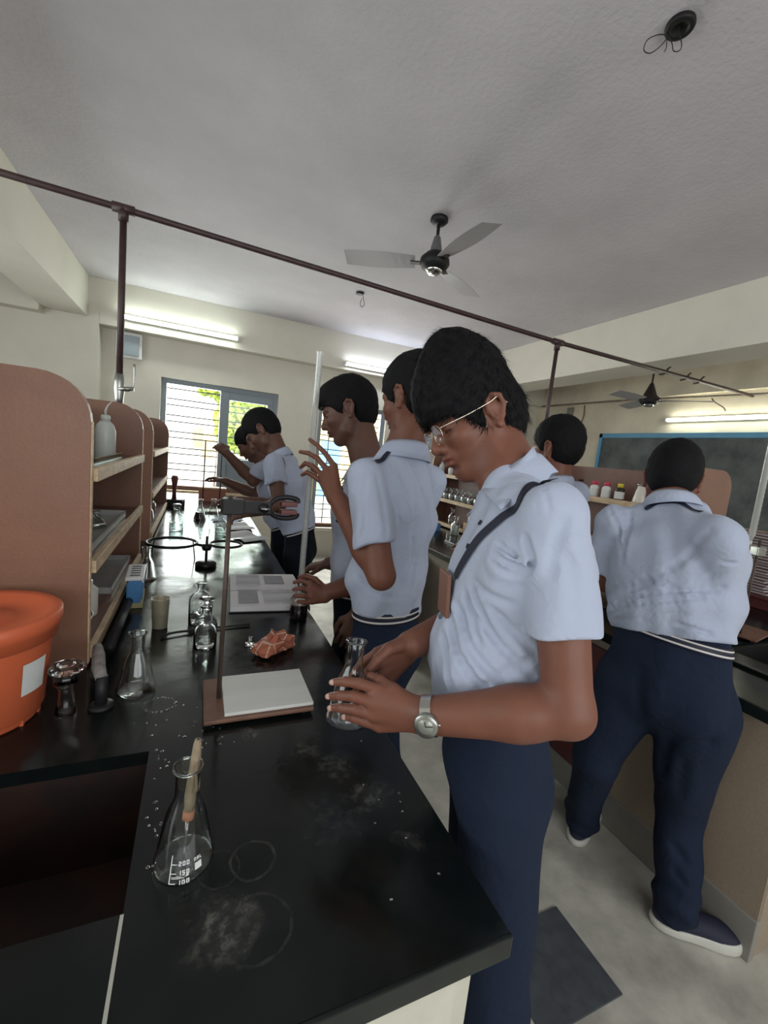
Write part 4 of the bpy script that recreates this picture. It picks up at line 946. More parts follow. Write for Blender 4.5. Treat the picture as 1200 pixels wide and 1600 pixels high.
def head_fields(c, fw, up, sc, h, neck, hairstyle='short', bulk=1.0, ear=True):
    """returns skin field and hair field in world space"""
    fw = unit(fw); up = unit(up-fw*(up@fw)); lf = np.cross(up, fw); B = np.stack([fw, lf, up])
    W = lambda x, y, z: c+sc*(fw*x+lf*y+up*z); r3 = lambda *a: np.array(a)*sc
    lo = np.minimum(c-.17*sc, neck-.07); hi = np.maximum(c+.17*sc, neck+.07)
    f = Field(lo, hi, h); K = sc
    f.ell(W(-.010, 0, .035), r3(.098, .076, .092), B, .01)
    f.ell(W(.030, 0, -.010), r3(.063, .064, .075), B, .03)
    f.ell(W(.040, 0, -.050), r3(.046, .046, .048), B, .03)
    f.ell(W(.066, 0, -.083), r3(.022, .024, .018), B, .022)
    for s in (-1, 1):
        f.cap(W(-.005, s*.058, -.035), W(.022, s*.050, -.070), .017*sc, .015*sc, .025); f.cap(W(.022, s*.050, -.070), W(.066, s*.014, -.092), .015*sc, .014*sc, .025)
        f.ell(W(.062, s*.040, -.016), r3(.024, .022, .018), B, .02)
        f.ell(W(.092, s*.032, .010), r3(.016, .019, .013), B, .014, '-')
        f.ell(W(.074, s*.032, .009), r3(.0135, .016, .012), B, .004)
        f.cap(W(.088, s*.012, .030), W(.076, s*.046, .030), .009*sc, .007*sc, .016)
    f.cap(W(.088, 0, .018), W(.108, 0, -.016), .0085*sc, .0115*sc, .012)
    f.ell(W(.109, 0, -.023), r3(.0125, .0125, .0105), B, .006)
    for s in (-1, 1): f.ell(W(.100, s*.013, -.026), r3(.010, .008, .0085), B, .006)
    f.ell(W(.086, 0, -.046), r3(.014, .026, .018), B, .012)
    f.ell(W(.096, 0, -.0475), r3(.010, .022, .0058), B, .004); f.ell(W(.094, 0, -.0605), r3(.0105, .019, .0065), B, .004)
    f.groove([W(.098, -.022, -.0545), W(.106, 0, -.054), W(.098, .022, -.0545)], .0035*sc, .003*sc)
    f.groove([W(.085, -.015, -.075), W(.094, 0, -.074), W(.085, .015, -.075)], .003*sc, .006*sc)
    if ear:
        for s in (-1, 1):
            pts = [W(.006, s*.074, .004), W(.004, s*.080, .024), W(-.010, s*.086, .033), W(-.024, s*.088, .026), W(-.027, s*.087, .008), W(-.018, s*.083, -.012), W(-.008, s*.079, -.026), W(.000, s*.075, -.024)]
            f.ell(W(-.010, s*.078, .004), r3(.017, .006, .028), B, .006)
            for a, b in zip(pts, pts[1:]): f.cap(a, b, .0048*sc, .0048*sc, .004)
            f.ell(W(-.006, s*.084, -.027), r3(.008, .005, .009), B, .006)
            f.cap(W(.002, s*.078, .002), W(-.004, s*.084, -.012), .0035*sc, .0035*sc, .003)
            f.ell(W(-.006, s*.087, .000), r3(.008, .006, .012), B, .004, '-')
    nk = W(-.028, 0, -.035); f.cap(nk, neck, .052*sc, .056*sc, .02)
    f.cap(W(.0, 0, -.06), neck+fw*.03, .042*sc, .045*sc, .02)
    # hair
    g = Field(c-.19*sc, c+.19*sc, h)
    b = bulk
    g.ell(W(-.012+(.016 if hairstyle == 'fringe' else 0), 0, .040+.006*b), r3(.104+.010*b-(.012 if hairstyle == 'fringe' else 0), .081+.006*b, .094+.014*b), B, .01)
    g.ell(W(-.045, 0, -.005), r3(.064, .070, .070), B, .03)
    if hairstyle == 'fringe':
        g.ell(W(.022, 0, .112), r3(.080, .070, .068), B, .03); g.ell(W(.068, 0, .080), r3(.046, .064, .048), B, .03)
        g.ell(W(.083, .006, .050), r3(.024, .052, .024), B, .02); g.ell(W(-.03, 0, .108), r3(.074, .068, .074), B, .03); g.ell(W(-.004, 0, .148), r3(.066, .062, .068), B, .03)
        g.ell(W(-.072, 0, .02), r3(.03, .05, .05), B, .03)
    elif hairstyle == 'quiff':
        g.ell(W(.045, 0, .088), r3(.062, .064, .042), B, .03); g.ell(W(.085, 0, .068), r3(.028, .055, .022), B, .02)
    # face cut-out, temples, behind the ears, nape
    if hairstyle == 'fringe': g.ell(W(.098, 0, -.036), r3(.088, .12, .072), B, .006, '-')
    else: g.ell(W(.108, 0, -.012), r3(.085, .12, .066), B, .006, '-')
    g.ell(W(.04, 0, -.085), r3(.085, .12, .075), B, .01, '-')
    for s in (-1, 1): g.ell(W(-.008, s*.085, -.004), r3(.026, .024, .038), B, .006, '-')
    g.plane(W(0, 0, -.066), -up)
    return f, g, (W, B, lf)

def hair_noise(p, amp, fr): return amp*(np.sin(fr*p[0]+1.3*np.sin(fr*.7*p[1]))*np.sin(fr*1.1*p[1]+1.7*np.sin(fr*.6*p[2]))+.6*np.sin(fr*2.3*p[2]+2*np.sin(fr*1.3*p[0])))
def strands(V_, F_, n, L, wd, rg, flow, W_c, lift=.35, jitter=.25):
    a, b, c_ = V_[F_[:, 0]], V_[F_[:, 1]], V_[F_[:, 2]]; nr = np.cross(b-a, c_-a); ar = np.linalg.norm(nr, axis=1)+1e-12; nr /= ar[:, None]
    out = nr*np.sign(((a-W_c)*nr).sum(1))[:, None]
    k = rg.choice(len(F_), n, p=ar/ar.sum()); p = a[k]; nn = out[k]
    fl = flow(p); fl = fl-nn*(fl*nn).sum(1)[:, None]; fl /= np.linalg.norm(fl, axis=1)[:, None]+1e-9
    d0 = fl+lift*nn+rg.normal(size=(n, 3))*jitter; d0 /= np.linalg.norm(d0, axis=1)[:, None]
    ll = L*rg.uniform(.5, 1.2, n)[:, None]; p = p-nn*.003
    p1 = p+d0*ll*.5; d1 = d0+fl*.35-nn*lift*.5; d1 /= np.linalg.norm(d1, axis=1)[:, None]; p2 = p1+d1*ll*.5
    sd = np.cross(d0, nn); sd /= np.linalg.norm(sd, axis=1)[:, None]+1e-9; w_ = wd*.5
    vs = np.stack([p-sd*w_, p+sd*w_, p1+sd*w_*.8, p1-sd*w_*.8, p2+sd*w_*.15, p2-sd*w_*.15], 1).reshape(-1, 3)
    o = np.arange(n)[:, None]*6; fs = np.concatenate([o+np.array([0, 1, 2, 3]), o+np.array([3, 2, 4, 5])])
    return vs, fs

def hand_caps(w, d, nrm, right, curl=.5, sc=1.0, spread=.12, thumb=.6, index_ext=False):
    """generic relaxed / gripping hand: w wrist, d pointing direction, nrm = back-of-hand normal, right: +1/-1 which side the thumb is"""
    d = unit(d); nrm = unit(nrm-d*(nrm@d)); s = np.cross(d, nrm)*right; caps = []
    kn = [w+d*.088*sc+s*.030*sc*q for q in (1.0, .33, -.33, -1.0)]; base = [w+s*.018*sc*q for q in (1, .33, -.33, -1)]
    for b_, k_ in zip(base, kn): caps.append((b_, k_, .0145*sc, .0125*sc, .012))
    Ls = (.072, .080, .074, .057)
    for i, (k_, L_) in enumerate(zip(kn, Ls)):
        a = 0; p = k_; dd = unit(d+s*spread*(1.5-i)/1.5*.6)
        cu = curl*(.15 if (index_ext and i == 0) else 1)
        for j, fr in enumerate((.45, .30, .25)):
            a += cu*(.55, .75, .55)[j]*1.5; q = p+(dd*math.cos(a)-nrm*math.sin(a))*L_*fr*sc
            caps.append((p, q, (.0088, .0080, .0072)[j]*sc, (.0080, .0072, .0062)[j]*sc, .003)); p = q
    t0 = w+d*.022*sc+s*.022*sc; t1 = t0+unit(d*.75+s*.75-nrm*.35*thumb)*.042*sc; t2 = t1+unit(d*1+s*.15-nrm*.7*thumb)*.034*sc; t3 = t2+unit(d*1-s*.35*thumb-nrm*.7*thumb)*.028*sc
    caps += [(t0, t1, .014*sc, .011*sc, .012), (t1, t2, .0105*sc, .0092*sc, .003), (t2, t3, .0092*sc, .0072*sc, .003)]
    return caps

def ribbon(name, pts, nrmf, wd, m, parent, th=.0012):
    """flat strap following pts, facing nrmf(p)"""
    P = catmull(pts, 6); bm = bmesh.new(); rows = []; org = np.array(parent.location)
    for i, p in enumerate(P):
        d = unit(P[min(i+1, len(P)-1)]-P[max(i-1, 0)]); n = nrmf(p); n = unit(n-d*(n@d)); s = np.cross(d, n)
        rows.append([bm.verts.new(p+s*a*wd/2+n*b-org) for a, b in ((-1, 0), (1, 0), (1, th), (-1, th))])
    for a, b in zip(rows, rows[1:]):
        for k in range(4): bm.faces.new((a[k], a[(k+1) % 4], b[(k+1) % 4], b[k]))
    bm.faces.new(rows[0]); bm.faces.new(rows[-1][::-1]); bmesh.ops.recalc_face_normals(bm, faces=bm.faces)
    return link(name, mesh_of(bm), m, parent)

def collar(parent, c, up, fw, rs=.066, rf=.072, hgt=.032, tip=.055, spread=.35, m=None):
    """shirt collar: stand plus folded leaf with two front points"""
    fw = unit(fw-up*(fw@up)); lf = np.cross(up, fw); org = np.array(parent.location); bm = bmesh.new(); rows = []
    n = 40
    for i in range(n+1):
        th = -PI+spread*.9+(2*PI-1.8*spread)*i/n; t = abs(th)/(PI-spread*.9)   # 0 = back, 1 = front
        # angle measured from the back of the neck
        dr = -fw*math.cos(th)+lf*math.sin(th); er = math.sqrt((rs*math.sin(th))**2+(rf*math.cos(th))**2)
        z0 = hgt*(1-.55*t**2); low = .022+tip*max(0, (t-.45)/.55)**1.2
        inn = c+dr*(er-.001)+up*(-.012-.01*t); top = c+dr*(er+.001)+up*z0; mid = c+dr*(er+.010)+up*(z0-.012); lo = c+dr*(er+.018+.030*t)+up*(-low-.002)+fw*.006*t
        rows.append([bm.verts.new(q-org) for q in (inn, top, mid, lo)])
    for a, b in zip(rows, rows[1:]):
        for k in range(3): bm.faces.new((a[k], a[k+1], b[k+1], b[k]))
    o = link('collar', mesh_of(bm), m or SHIRT, parent, True); md = o.modifiers.new('s', 'SOLIDIFY'); md.thickness = .0022; md.offset = 1
    return o

def collar_leaf(parent, q, m=None):
    """one folded collar point; q = back top, front top, tip, back bottom"""
    q = [np.array(p) for p in q]; org = np.array(parent.location); bm = bmesh.new(); rows = []; cen = sum(q)/4; n = unit(np.cross(q[1]-q[0], q[3]-q[0])); n = n*np.sign(n@(CAM-cen))
    for i in range(9):
        u_ = i/8; row = []
        for j in range(5):
            v = j/4; p = (q[0]*(1-u_)+q[1]*u_)*(1-v)+(q[3]*(1-u_)+q[2]*u_)*v; row.append(bm.verts.new(p+n*.008*math.sin(PI*u_)*(1-.3*v)+n*.006*math.sin(PI*v)-org))
        rows.append(row)
    for a, b in zip(rows, rows[1:]):
        for k in range(4): bm.faces.new((a[k], a[k+1], b[k+1], b[k]))
    o = link('collar_leaf', mesh_of(bm), m or SHIRT, parent, True); md = o.modifiers.new('s', 'SOLIDIFY'); md.thickness = .0022; md.offset = 0
    return o

def shoe(parent, heel, d, L=.275):
    d = unit(V(d[0], d[1], 0)); s = V(-d[1], d[0], 0); B = np.stack([d, s, V(0, 0, 1)])
    P = lambda x, y, z: heel+d*x+s*y+V(0, 0, z)
    f = Field(np.minimum(heel, heel+d*L)-.08, np.maximum(heel, heel+d*L)+.14, .006)
    f.ell(P(.05, 0, .045), (.052, .036, .045), B, .02); f.ell(P(.13, 0, .040), (.085, .040, .036), B, .03); f.ell(P(.21, 0, .034), (.062, .044, .028), B, .03); f.ell(P(.055, 0, .085), (.045, .036, .035), B, .03)
    g = Field(np.minimum(heel, heel+d*L)-.08, np.maximum(heel, heel+d*L)+.1, .005)
    g.F = np.minimum(g.F, 1); g.ell(P(.05, 0, .02), (.058, .041, .06), B, .02); g.ell(P(.13, 0, .02), (.095, .044, .06), B, .03); g.ell(P(.21, 0, .02), (.068, .049, .06), B, .03)
    g.plane(P(0, 0, .028), V(-.06*d[0], -.06*d[1], 1)); g.plane(P(0, 0, .002), V(0, 0, -1)); f.plane(P(0, 0, .02), V(0, 0, -1))
    o = np_mesh('shoe', [f.mesh()], SHOE, parent); o['label'] = 'navy shoe with white sole'; so = np_mesh('sole', [g.mesh()], SOLE, parent); so.parent = o
    bm = bmesh.new()
    tag_p = P(.1, .034, .075)-np.array(parent.location)
    bx(bm, tag_p[0]-.006, tag_p[0]+.006, tag_p[1]-.004, tag_p[1]+.004, tag_p[2]-.012, tag_p[2]+.012); link('pull_tab', mesh_of(bm), WHITE_T, o)
    return o

def person(label, J, name='person', skin='warm', h=(.006, .006, .006), hair='short', bulk=1, hs=1.0, girth=1.0, strand=1500, tr=None, hands=None, folds=None, shoes=True,
           belt=True, lany=None, sleeve=.5, arms_r=(1, 1), seed=1, collar_kw=None, shirtsc=1.0, grooves=None, tgrooves=None):
    """J: joints in world space (hip, waist, chest, neck, head, fw/up of head, side = towards own left, arms and legs)"""
    rg = np.random.default_rng(seed); J = auto(J)
    base = V(J['hip'][0], J['hip'][1], 0); t = empty('person', tuple(base), label=label, cat='person', group=None)
    hip, wai, che, nek = (np.array(J[k], float) for k in ('hip', 'waist', 'chest', 'neck')); sd = unit(J['side']); up_t = unit(nek-wai); fwt = unit(np.cross(sd, up_t))
    parts = []; cols = []
    # ---- head and hair
    f, g, (W, B, lf) = head_fields(J['head'], J['hf'], J['hu'], hs, h[0], nek, hair, bulk)
    v1, q1 = f.mesh(); parts.append((v1, q1))
    loc = (v1-J['head'])@B.T/hs; tone = np.ones((len(v1), 4))
    lip = np.exp(-((loc[:, 2]+.054)/.009)**2)*(loc[:, 0] > .085)*(np.abs(loc[:, 1]) < .024); beard = np.exp(-((loc[:, 2]+.07)/.03)**2)*(loc[:, 0] > .02)*.15
    brow = np.exp(-((loc[:, 2]-.034-.1*(np.abs(loc[:, 1])-.03)**2)/.0045)**2)*(loc[:, 0] > .055)*(np.abs(np.abs(loc[:, 1])-.030) < .021)
    lash = np.exp(-((loc[:, 2]-.003)/.0022)**2)*(loc[:, 0] > .07)*(np.abs(np.abs(loc[:, 1])-.032) < .015)
    tone[:, :3] *= (1-beard[:, None])*(1-.85*brow[:, None])*(1-.8*lash[:, None]); tone[:, 0] *= 1+.05*lip; tone[:, 1] *= 1-.25*lip; tone[:, 2] *= 1-.15*lip
    cols.append(tone)
    # ---- arms
    hcaps = hands or {}
    for s_ in 'LR':
        sh, el, wr = J[s_+'sh'], J[s_+'el'], J[s_+'wr']; ar = arms_r[0]
        caps = hcaps.get(s_)
        allp = [sh, el, wr]+([c[1] for c in caps] if caps else [])
        f = Field(np.min(allp, 0)-.07, np.max(allp, 0)+.07, h[1])
        ua = unit(el-sh); f.cap(sh, sh+(el-sh)*.4, .038*ar, .042*ar, .02); f.cap(sh+(el-sh)*.4, el, .044*ar, .037*ar, .02); f.cap(el, el+(wr-el)*.35, .036*ar, .039*ar, .02); f.cap(el+(wr-el)*.35, wr, .039*ar, .0245*ar, .02)
        f.cap(el+(wr-el)*.25, wr, .037*ar, .0265*ar, .02)
        if caps:
            for c in caps: f.cap(c[0], c[1], c[2], c[3], c[4])
        v, q = f.mesh(); parts.append((v, q)); cols.append(np.ones((len(v), 4)))
    # ---- hidden torso and legs of the body
    allp = [hip, wai, che, nek, J['Lsh'], J['Rsh'], J['Lkn'], J['Rkn'], J['Lan'], J['Ran']]
    f = Field(np.min(allp, 0)-.16, np.max(allp, 0)+.12, .012); G = girth
    f.seg(hip, wai, sd, (.135*G, .095*G), (.115*G, .08*G), .04); f.seg(wai, che, sd, (.115*G, .08*G), (.135*G, .09*G), .04); f.seg(che, nek-up_t*.04, sd, (.12*G, .08*G), (.06, .05), .03)
    for s_ in 'LR':
        f.cap(J[s_+'sh'], nek-up_t*.06, .04, .04, .03); hj = hip+sd*.08*(1 if s_ == 'L' else -1)-V(0, 0, .04)
        f.cap(hj, J[s_+'kn'], .07*G, .048, .03); f.cap(J[s_+'kn'], J[s_+'an'], .047, .033, .02); f.cap(J[s_+'an'], J[s_+'an']+unit(J['toe'])*.03-V(0, 0, .02), .030, .024, .02)
    v, q = f.mesh(); parts.append((v, q)); cols.append(np.ones((len(v), 4)))
    np_mesh('body', parts, SK[skin], t, True, np.concatenate(cols))
    # ---- hair mesh
    fr = 95/hs; g.disp(lambda x, y, z: hair_noise((x, y, z), .0010*bulk, fr)); hv, hq = g.mesh()
    up = B[2]; fwv = B[0]; crown = W(-.04, 0, .14)
    if hair == 'fringe': flow = lambda p: (fwv*.9-up*.2)[None, :]*1.0*np.clip(((p-W(-.07, 0, 0))@fwv)/.1, -.3, 1)[:, None]*.8 + (p-crown)*5-up*.35
    else: flow = lambda p: (p-crown)*8-up*.4
    ps = [(hv, hq)]
    if strand: ps.append(strands(hv, hq, strand, .030*hs*(.8 if hair == 'fringe' else .45), .0016 if strand > 3000 else .0024, rg, flow, W(-.01, 0, .03), lift=.24 if hair == 'fringe' else .16, jitter=.18))
    np_mesh('hair', ps, HAIR, t, True)
    # ---- shirt
    hh = h[2]; G = girth*shirtsc
    allp = [hip, wai, che, nek, J['Lsh'], J['Rsh'], J['Lel'], J['Rel']]
    f = Field(np.min(allp, 0)-.22, np.max(allp, 0)+.13, hh)
    wt = J.get('belt', hip+(wai-hip)*.55); bl = wt+up_t*.03
    bo = fwt*J.get('belly', .0)
    f.seg(wt+up_t*.005, bl+up_t*.05+bo, sd, (.145*G, .105*G), (.158*G, .118*G), .03); f.seg(bl+up_t*.05+bo, che, sd, (.155*G, .116*G), (.160*G, .118*G), .05); f.seg(che, nek-up_t*.055, sd, (.158*G, .110*G), (.095*G, .062), .05)
    f.ell(che+fwt*.02-up_t*.02, np.array([.12, .14, .13])*G, np.stack([fwt, sd, up_t]), .04)
    f.cap(nek-up_t*.040, nek-up_t*.09, .056, .078, .03)
    for s_ in 'LR':
        sh, el = J[s_+'sh'], J[s_+'el']; sl = J.get('sl'+s_, sleeve); ax = unit(el-sh); end = sh+(el-sh)*(sl+.12)
        f.cap(nek-up_t*.055+(sh-nek)*.25, sh, .056, .056*G, .04)
    SL = Field(f.lo, f.lo+hh, hh); SL.n = f.n; SL.F = np.ones(f.n, np.float32)
    for s_ in 'LR':
        sh, el = J[s_+'sh'], J[s_+'el']; SL.cap(sh, sh+(el-sh)*(J.get('sl'+s_, sleeve)+.12), .062*arms_r[1], .065*arms_r[1], .02)
    fo = folds or (lambda x, y, z: 0)
    ph = rg.uniform(0, 6, 8)
    def fold(x, y, z):
        u_ = (x-wai[0])*sd[0]+(y-wai[1])*sd[1]+(z-wai[2])*sd[2]; w_ = (x-wai[0])*fwt[0]+(y-wai[1])*fwt[1]; zz_ = z-wai[2]
        low = np.clip(1-zz_/.30, 0, 1)
        a = np.sin(42*(u_+w_)+ph[0]+9*zz_+1.4*np.sin(15*zz_+ph[1]))*.0028*1.6*low+np.sin(60*(u_-.6*w_)-14*zz_+ph[2]+1.2*np.sin(21*u_))*.0030
        b = np.sin(33*zz_+22*u_*1.0+ph[3]+1.8*np.sin(12*w_+9*zz_))*.0036
        return a+b
    for s_ in 'LR':
        sh, el = J[s_+'sh'], J[s_+'el']; sl = J.get('sl'+s_, sleeve); ax = unit(el-sh); cut = sh+(el-sh)*sl; L_ = np.linalg.norm(el-sh)*.2
        # clip beyond the sleeve hem (only around this arm) and hollow the cuff
        def hal(X, Y, Zz, cut=cut, ax=ax):
            w_ = (X-cut[0])*ax[0]+(Y-cut[1])*ax[1]+(Zz-cut[2])*ax[2]; dd = np.sqrt(np.maximum((X-cut[0])**2+(Y-cut[1])**2+(Zz-cut[2])**2-w_**2, 0))
            return np.maximum(-w_, dd-.085)
        q_ = cut+ax*.09; SL.put(hal, np.minimum(cut, q_)-.085, np.maximum(cut, q_)+.085, .002, '-')
        SL.cap(cut-ax*.03, cut+ax*.10, .047*arms_r[1], .055*arms_r[1], .003, '-')
    A_ = f.F; t_ = np.clip(.5+.5*(SL.F-A_)/.012, 0, 1); f.F = (A_*t_+SL.F*(1-t_)-.012*t_*(1-t_)).astype(np.float32)
    f.disp(fold)
    for (pts, dp, wd) in (grooves or []): 
        Q = [f.hit(*p) for p in pts] if len(pts[0]) == 2 else [f.snap(p, 0) for p in pts]; Q = [f.snap(p, 0) for p in catmull(Q, 4)]; f.groove(Q, -dp*.35, wd*2.4); f.groove(Q, dp*1.35, wd)
    f.plane(wt-up_t*.012, -up_t)
    shirt = np_mesh('shirt', [f.mesh()], SHIRT, t)
    ck = dict(rs=.060, rf=.064); ck.update(collar_kw or {})
    cu_ = unit(up_t*.75+unit(J['head']-nek)*.25+ck.pop('tilt', 0)*fwt)
    collar(t, nek-up_t*.012+ck.pop('dz', 0)*up_t, cu_, fwt, **ck)
    # ---- trousers
    legs = [J[k] for k in ('Lkn', 'Rkn', 'Lan', 'Ran')]
    T = Field(np.min([hip, wai]+legs, 0)-.2, np.max([hip, wai]+legs, 0)+.2, .008); tg = J.get('tg', 1.0)
    T.seg(hip-V(0, 0, .03), wt, sd, (.150*G, .112*G), (.138*G, .098*G), .03)
    for s_, q in (('L', 1), ('R', -1)):
        hj = hip+sd*.082*G*q-V(0, 0, .06); kn, an = J[s_+'kn'], J[s_+'an']; T.cap(hj, kn, .088*G*tg, .070*tg, .035); T.cap(kn, an+V(0, 0, .04), .070*tg, .058*tg, .02); T.cap(an+V(0, 0, .04), an+V(0, 0, .01), .060*tg, .060*tg, .02)
    T.plane(wt+up_t*.010, up_t); T.plane(V(0, 0, .042), V(0, 0, -1))
    def tf(x, y, z): return .0035*np.sin(26*z+11*(x+y)+ph[4]+1.5*np.sin(17*(x-y)+ph[5]))*np.clip(1.2-z, 0, 1)+.0022*np.sin(45*(x*sd[0]+y*sd[1])+6*z+ph[6])+.005*np.sin(70*z+ph[7]+3*np.sin(20*x))*np.exp(-((z-.1)/.07)**2)
    T.disp(tf)
    for (pts, dp, wd) in (tgrooves or []): T.groove([T.snap(p, 0) for p in catmull(pts, 4)], dp, wd)
    tro = np_mesh('trousers', [T.mesh()], tr or TROUS, t)
    if belt:
        bm = bmesh.new(); org = base
        def band(z0, z1, off):
            vs = []; fd = np.cross(up_t, sd)
            for i in range(48):
                a = 2*PI*i/48; e = sd*math.cos(a)*(.139*G+off)+fd*math.sin(a)*(.100*G+off); vs.append([bm.verts.new(wt+e+up_t*z-org) for z in (z0, z1)])
            for i in range(48): j = (i+1) % 48; bm.faces.new((vs[i][0], vs[j][0], vs[j][1], vs[i][1]))
        band(-.026, .010, .006); bo_ = link('belt', mesh_of(bm), NAVY, t, True); md = bo_.modifiers.new('s', 'SOLIDIFY'); md.thickness = .004
        bm = bmesh.new(); band(-.020, -.014, .0085); band(-.002, .003, .0085); ws = link('stripe', mesh_of(bm), WHITE_T, bo_, True); ws['label'] = 'thin white belt stripes'
    if shoes:
        for s_ in 'LR': shoe(t, V(J[s_+'an'][0], J[s_+'an'][1], 0)-unit(J.get('toe'+s_, J['toe']))*.06, J.get('toe'+s_, J['toe']))
    if lany:
        P = [f.hit(p[0], p[1], .003) if len(p) == 2 else np.array(p) for p in lany]; P = [f.snap(np.array(p), .0035) for p in catmull(P, 3)]
        ribbon('lanyard', P, lambda p: f.grad(p), .016, NAVY, t)
    return t, f, (W, B)
# ================================================================ CAST
crh = unit(V(CR[0], CR[1], 0)); cfh = unit(V(CF[0], CF[1], 0)); UP = V(0, 0, 1)
def auto(J):
    u_ = unit(np.array(J['neck'])-J['waist']); s = unit(V(*J['side']))
    for k, q in (('L', 1), ('R', -1)):
        if k+'sh' not in J: J[k+'sh'] = J['neck']-u_*J.get('shd', .065)+s*q*J.get('shw', .172)
    return J
def standing(x, y, face, H_=1.70, lean=.05, armf=.28, hz=None, pitch=.3):
    f_ = unit(V(face[0], face[1], 0)); s = V(-f_[1], f_[0], 0); b = V(x, y, 0); k = H_/1.72
    J = dict(hip=b+UP*.93*k, waist=b+UP*1.04*k+f_*lean*.2, chest=b+UP*1.25*k+f_*lean*.6, neck=b+UP*1.455*k+f_*lean, side=s, toe=f_)
    J['head'] = b+UP*(1.585*k-.02*pitch)+f_*(lean+.02+.05*pitch); J['hf'] = f_*math.cos(pitch)-UP*math.sin(pitch); J['hu'] = UP*math.cos(pitch)+f_*math.sin(pitch)
    for q, n in ((1, 'L'), (-1, 'R')):
        J[n+'kn'] = b+s*q*.09+UP*.5*k+f_*.02; J[n+'an'] = b+s*q*.10+UP*.08
    J = auto(J)
    for q, n in ((1, 'L'), (-1, 'R')):
        J[n+'el'] = J[n+'sh']+s*q*.04-UP*.27+f_*.06; J[n+'wr'] = J[n+'el']+f_*armf*.8-UP*.05-s*q*.05
    return J

# ---------------------------------------------------------------- A: student swirling a flask, in front
J = dict(hip=at(776, 1165, .87), waist=at(768, 1060, .85), chest=at(818, 885, .84), neck=at(800, 742, .885), belt=at(770, 1092, .86), side=-cfh, toe=-crh)
cs, sn = math.cos(R(23)), math.sin(R(23))
J['head'] = at(746, 661, .935); J['hf'] = unit(-CR*cs-CU*sn-CF*.17); J['hu'] = CU*cs-CR*sn
J.update(Lsh=at(866, 806, .70), Lel=at(888, 1112, .655), Lwr=at(668, 1118, .72), Rsh=at(785, 790, 1.0), Rel=at(755, 955, 1.04), Rwr=at(645, 1006, .90))
J.update(Lkn=at(768, 1560, .80), Rkn=at(750, 1545, .95), tg=.93, Lan=V(.60, .50, .08), Ran=V(.63, .79, .08), slL=.62, slR=.6, belly=.015)
def chain(pts, rs, k=.003): return [(at(*a), at(*b), rs[i], rs[i+1], k) for i, (a, b) in enumerate(zip(pts, pts[1:]))]
LH = chain([(655, 1104, .725), (592, 1080, .755)], (.014, .0128), .014)+chain([(655, 1114, .722), (580, 1096, .750)], (.0145, .0128), .014)+chain([(655, 1124, .722), (582, 1116, .750)], (.0145, .0125), .014)+chain([(656, 1130, .725), (593, 1134, .755)], (.013, .0115), .014)
FT = [[(592, 1078, .753), (562, 1068, .762), (540, 1065, .772), (522, 1066, .784)], [(580, 1096, .748), (552, 1088, .755), (532, 1087, .766), (516, 1088, .780)],
      [(582, 1116, .748), (555, 1108, .756), (535, 1106, .768), (519, 1106, .782)], [(593, 1134, .753), (572, 1127, .762), (555, 1122, .772), (541, 1120, .784)]]
for p in FT: LH += chain(p, (.0102, .0094, .0086, .0070))
LH += chain([(642, 1098, .735), (614, 1078, .752), (594, 1064, .775), (579, 1056, .792)], (.0145, .0115, .0098, .0078), .006)
RH = []
for a, b in (((632, 1004, .895), (590, 1020, .872)), ((634, 1012, .900), (594, 1034, .876)), ((636, 1020, .905), (602, 1048, .882)), ((638, 1026, .91), (611, 1058, .89))): RH += chain([a, b], (.0145, .012), .014)
for p in ([(590, 1020, .872), (568, 1034, .876), (556, 1048, .878), (548, 1060, .875)], [(594, 1034, .876), (576, 1047, .876), (566, 1062, .870), (561, 1073, .860)],
          [(602, 1048, .882), (589, 1060, .874), (582, 1072, .862), (576, 1080, .85)], [(611, 1058, .89), (602, 1069, .88), (597, 1078, .868), (592, 1084, .86)]): RH += chain(p, (.0098, .009, .0083, .007))
RH += chain([(632, 1006, .885), (608, 1014, .862), (590, 1030, .848), (578, 1045, .84)], (.0145, .0115, .010, .0078), .005)
lany = [(860, 726), (836, 756), (810, 786), (786, 808), (754, 836), (730, 868), (712, 902)]
G_ = []
for pts, dp, wd in (([(778, 850), (808, 872), (836, 884)], .005, .006), ([(772, 862), (800, 882), (834, 889)], .006, .006), ([(768, 875), (796, 895), (830, 895)], .005, .006), ([(822, 838), (830, 862), (838, 884)], .004, .006),
    ([(740, 905), (768, 930), (800, 942)], .003, .008), ([(738, 915), (756, 960), (776, 1000)], .005, .007), ([(728, 925), (740, 965), (752, 1010)], .004, .007), ([(702, 950), (712, 1000), (742, 1060), (768, 1085)], .006, .008),
    ([(714, 945), (735, 1010), (775, 1060), (800, 1085)], .006, .008), ([(692, 990), (700, 1040), (716, 1088)], .005, .008), ([(735, 940), (775, 1000), (830, 1055)], .005, .008), ([(770, 950), (808, 990), (835, 1020)], .004, .008),
    ([(745, 1080), (790, 1050), (832, 1030)], .003, .009), ([(680, 1040), (686, 1075)], .003, .007), ([(838, 735), (850, 765), (860, 800)], .0022, .004), ([(900, 980), (895, 900), (880, 860)], .002, .012), ([(862, 900), (868, 850), (885, 810)], .003, .010)): G_.append((pts, dp, wd))
tA, sf, (W, B) = person('student in glasses and silver watch swirling a conical flask in the foreground', J, h=(.0026, .003, .0038), hair='fringe', bulk=1.3, hs=1.0, strand=9000,
    hands={'L': LH, 'R': RH}, lany=lany, arms_r=(.97, .87), seed=3, belt=False, collar_kw=dict(tip=.075, rs=.060, rf=.066, tilt=.42, hgt=.034, spread=.95), grooves=G_, girth=.94)
org = np.array(tA.location)
collar_leaf(tA, [at(833, 698, .825), at(752, 766, .835), sf.hit(783, 797, .020), sf.hit(848, 714, .016)])
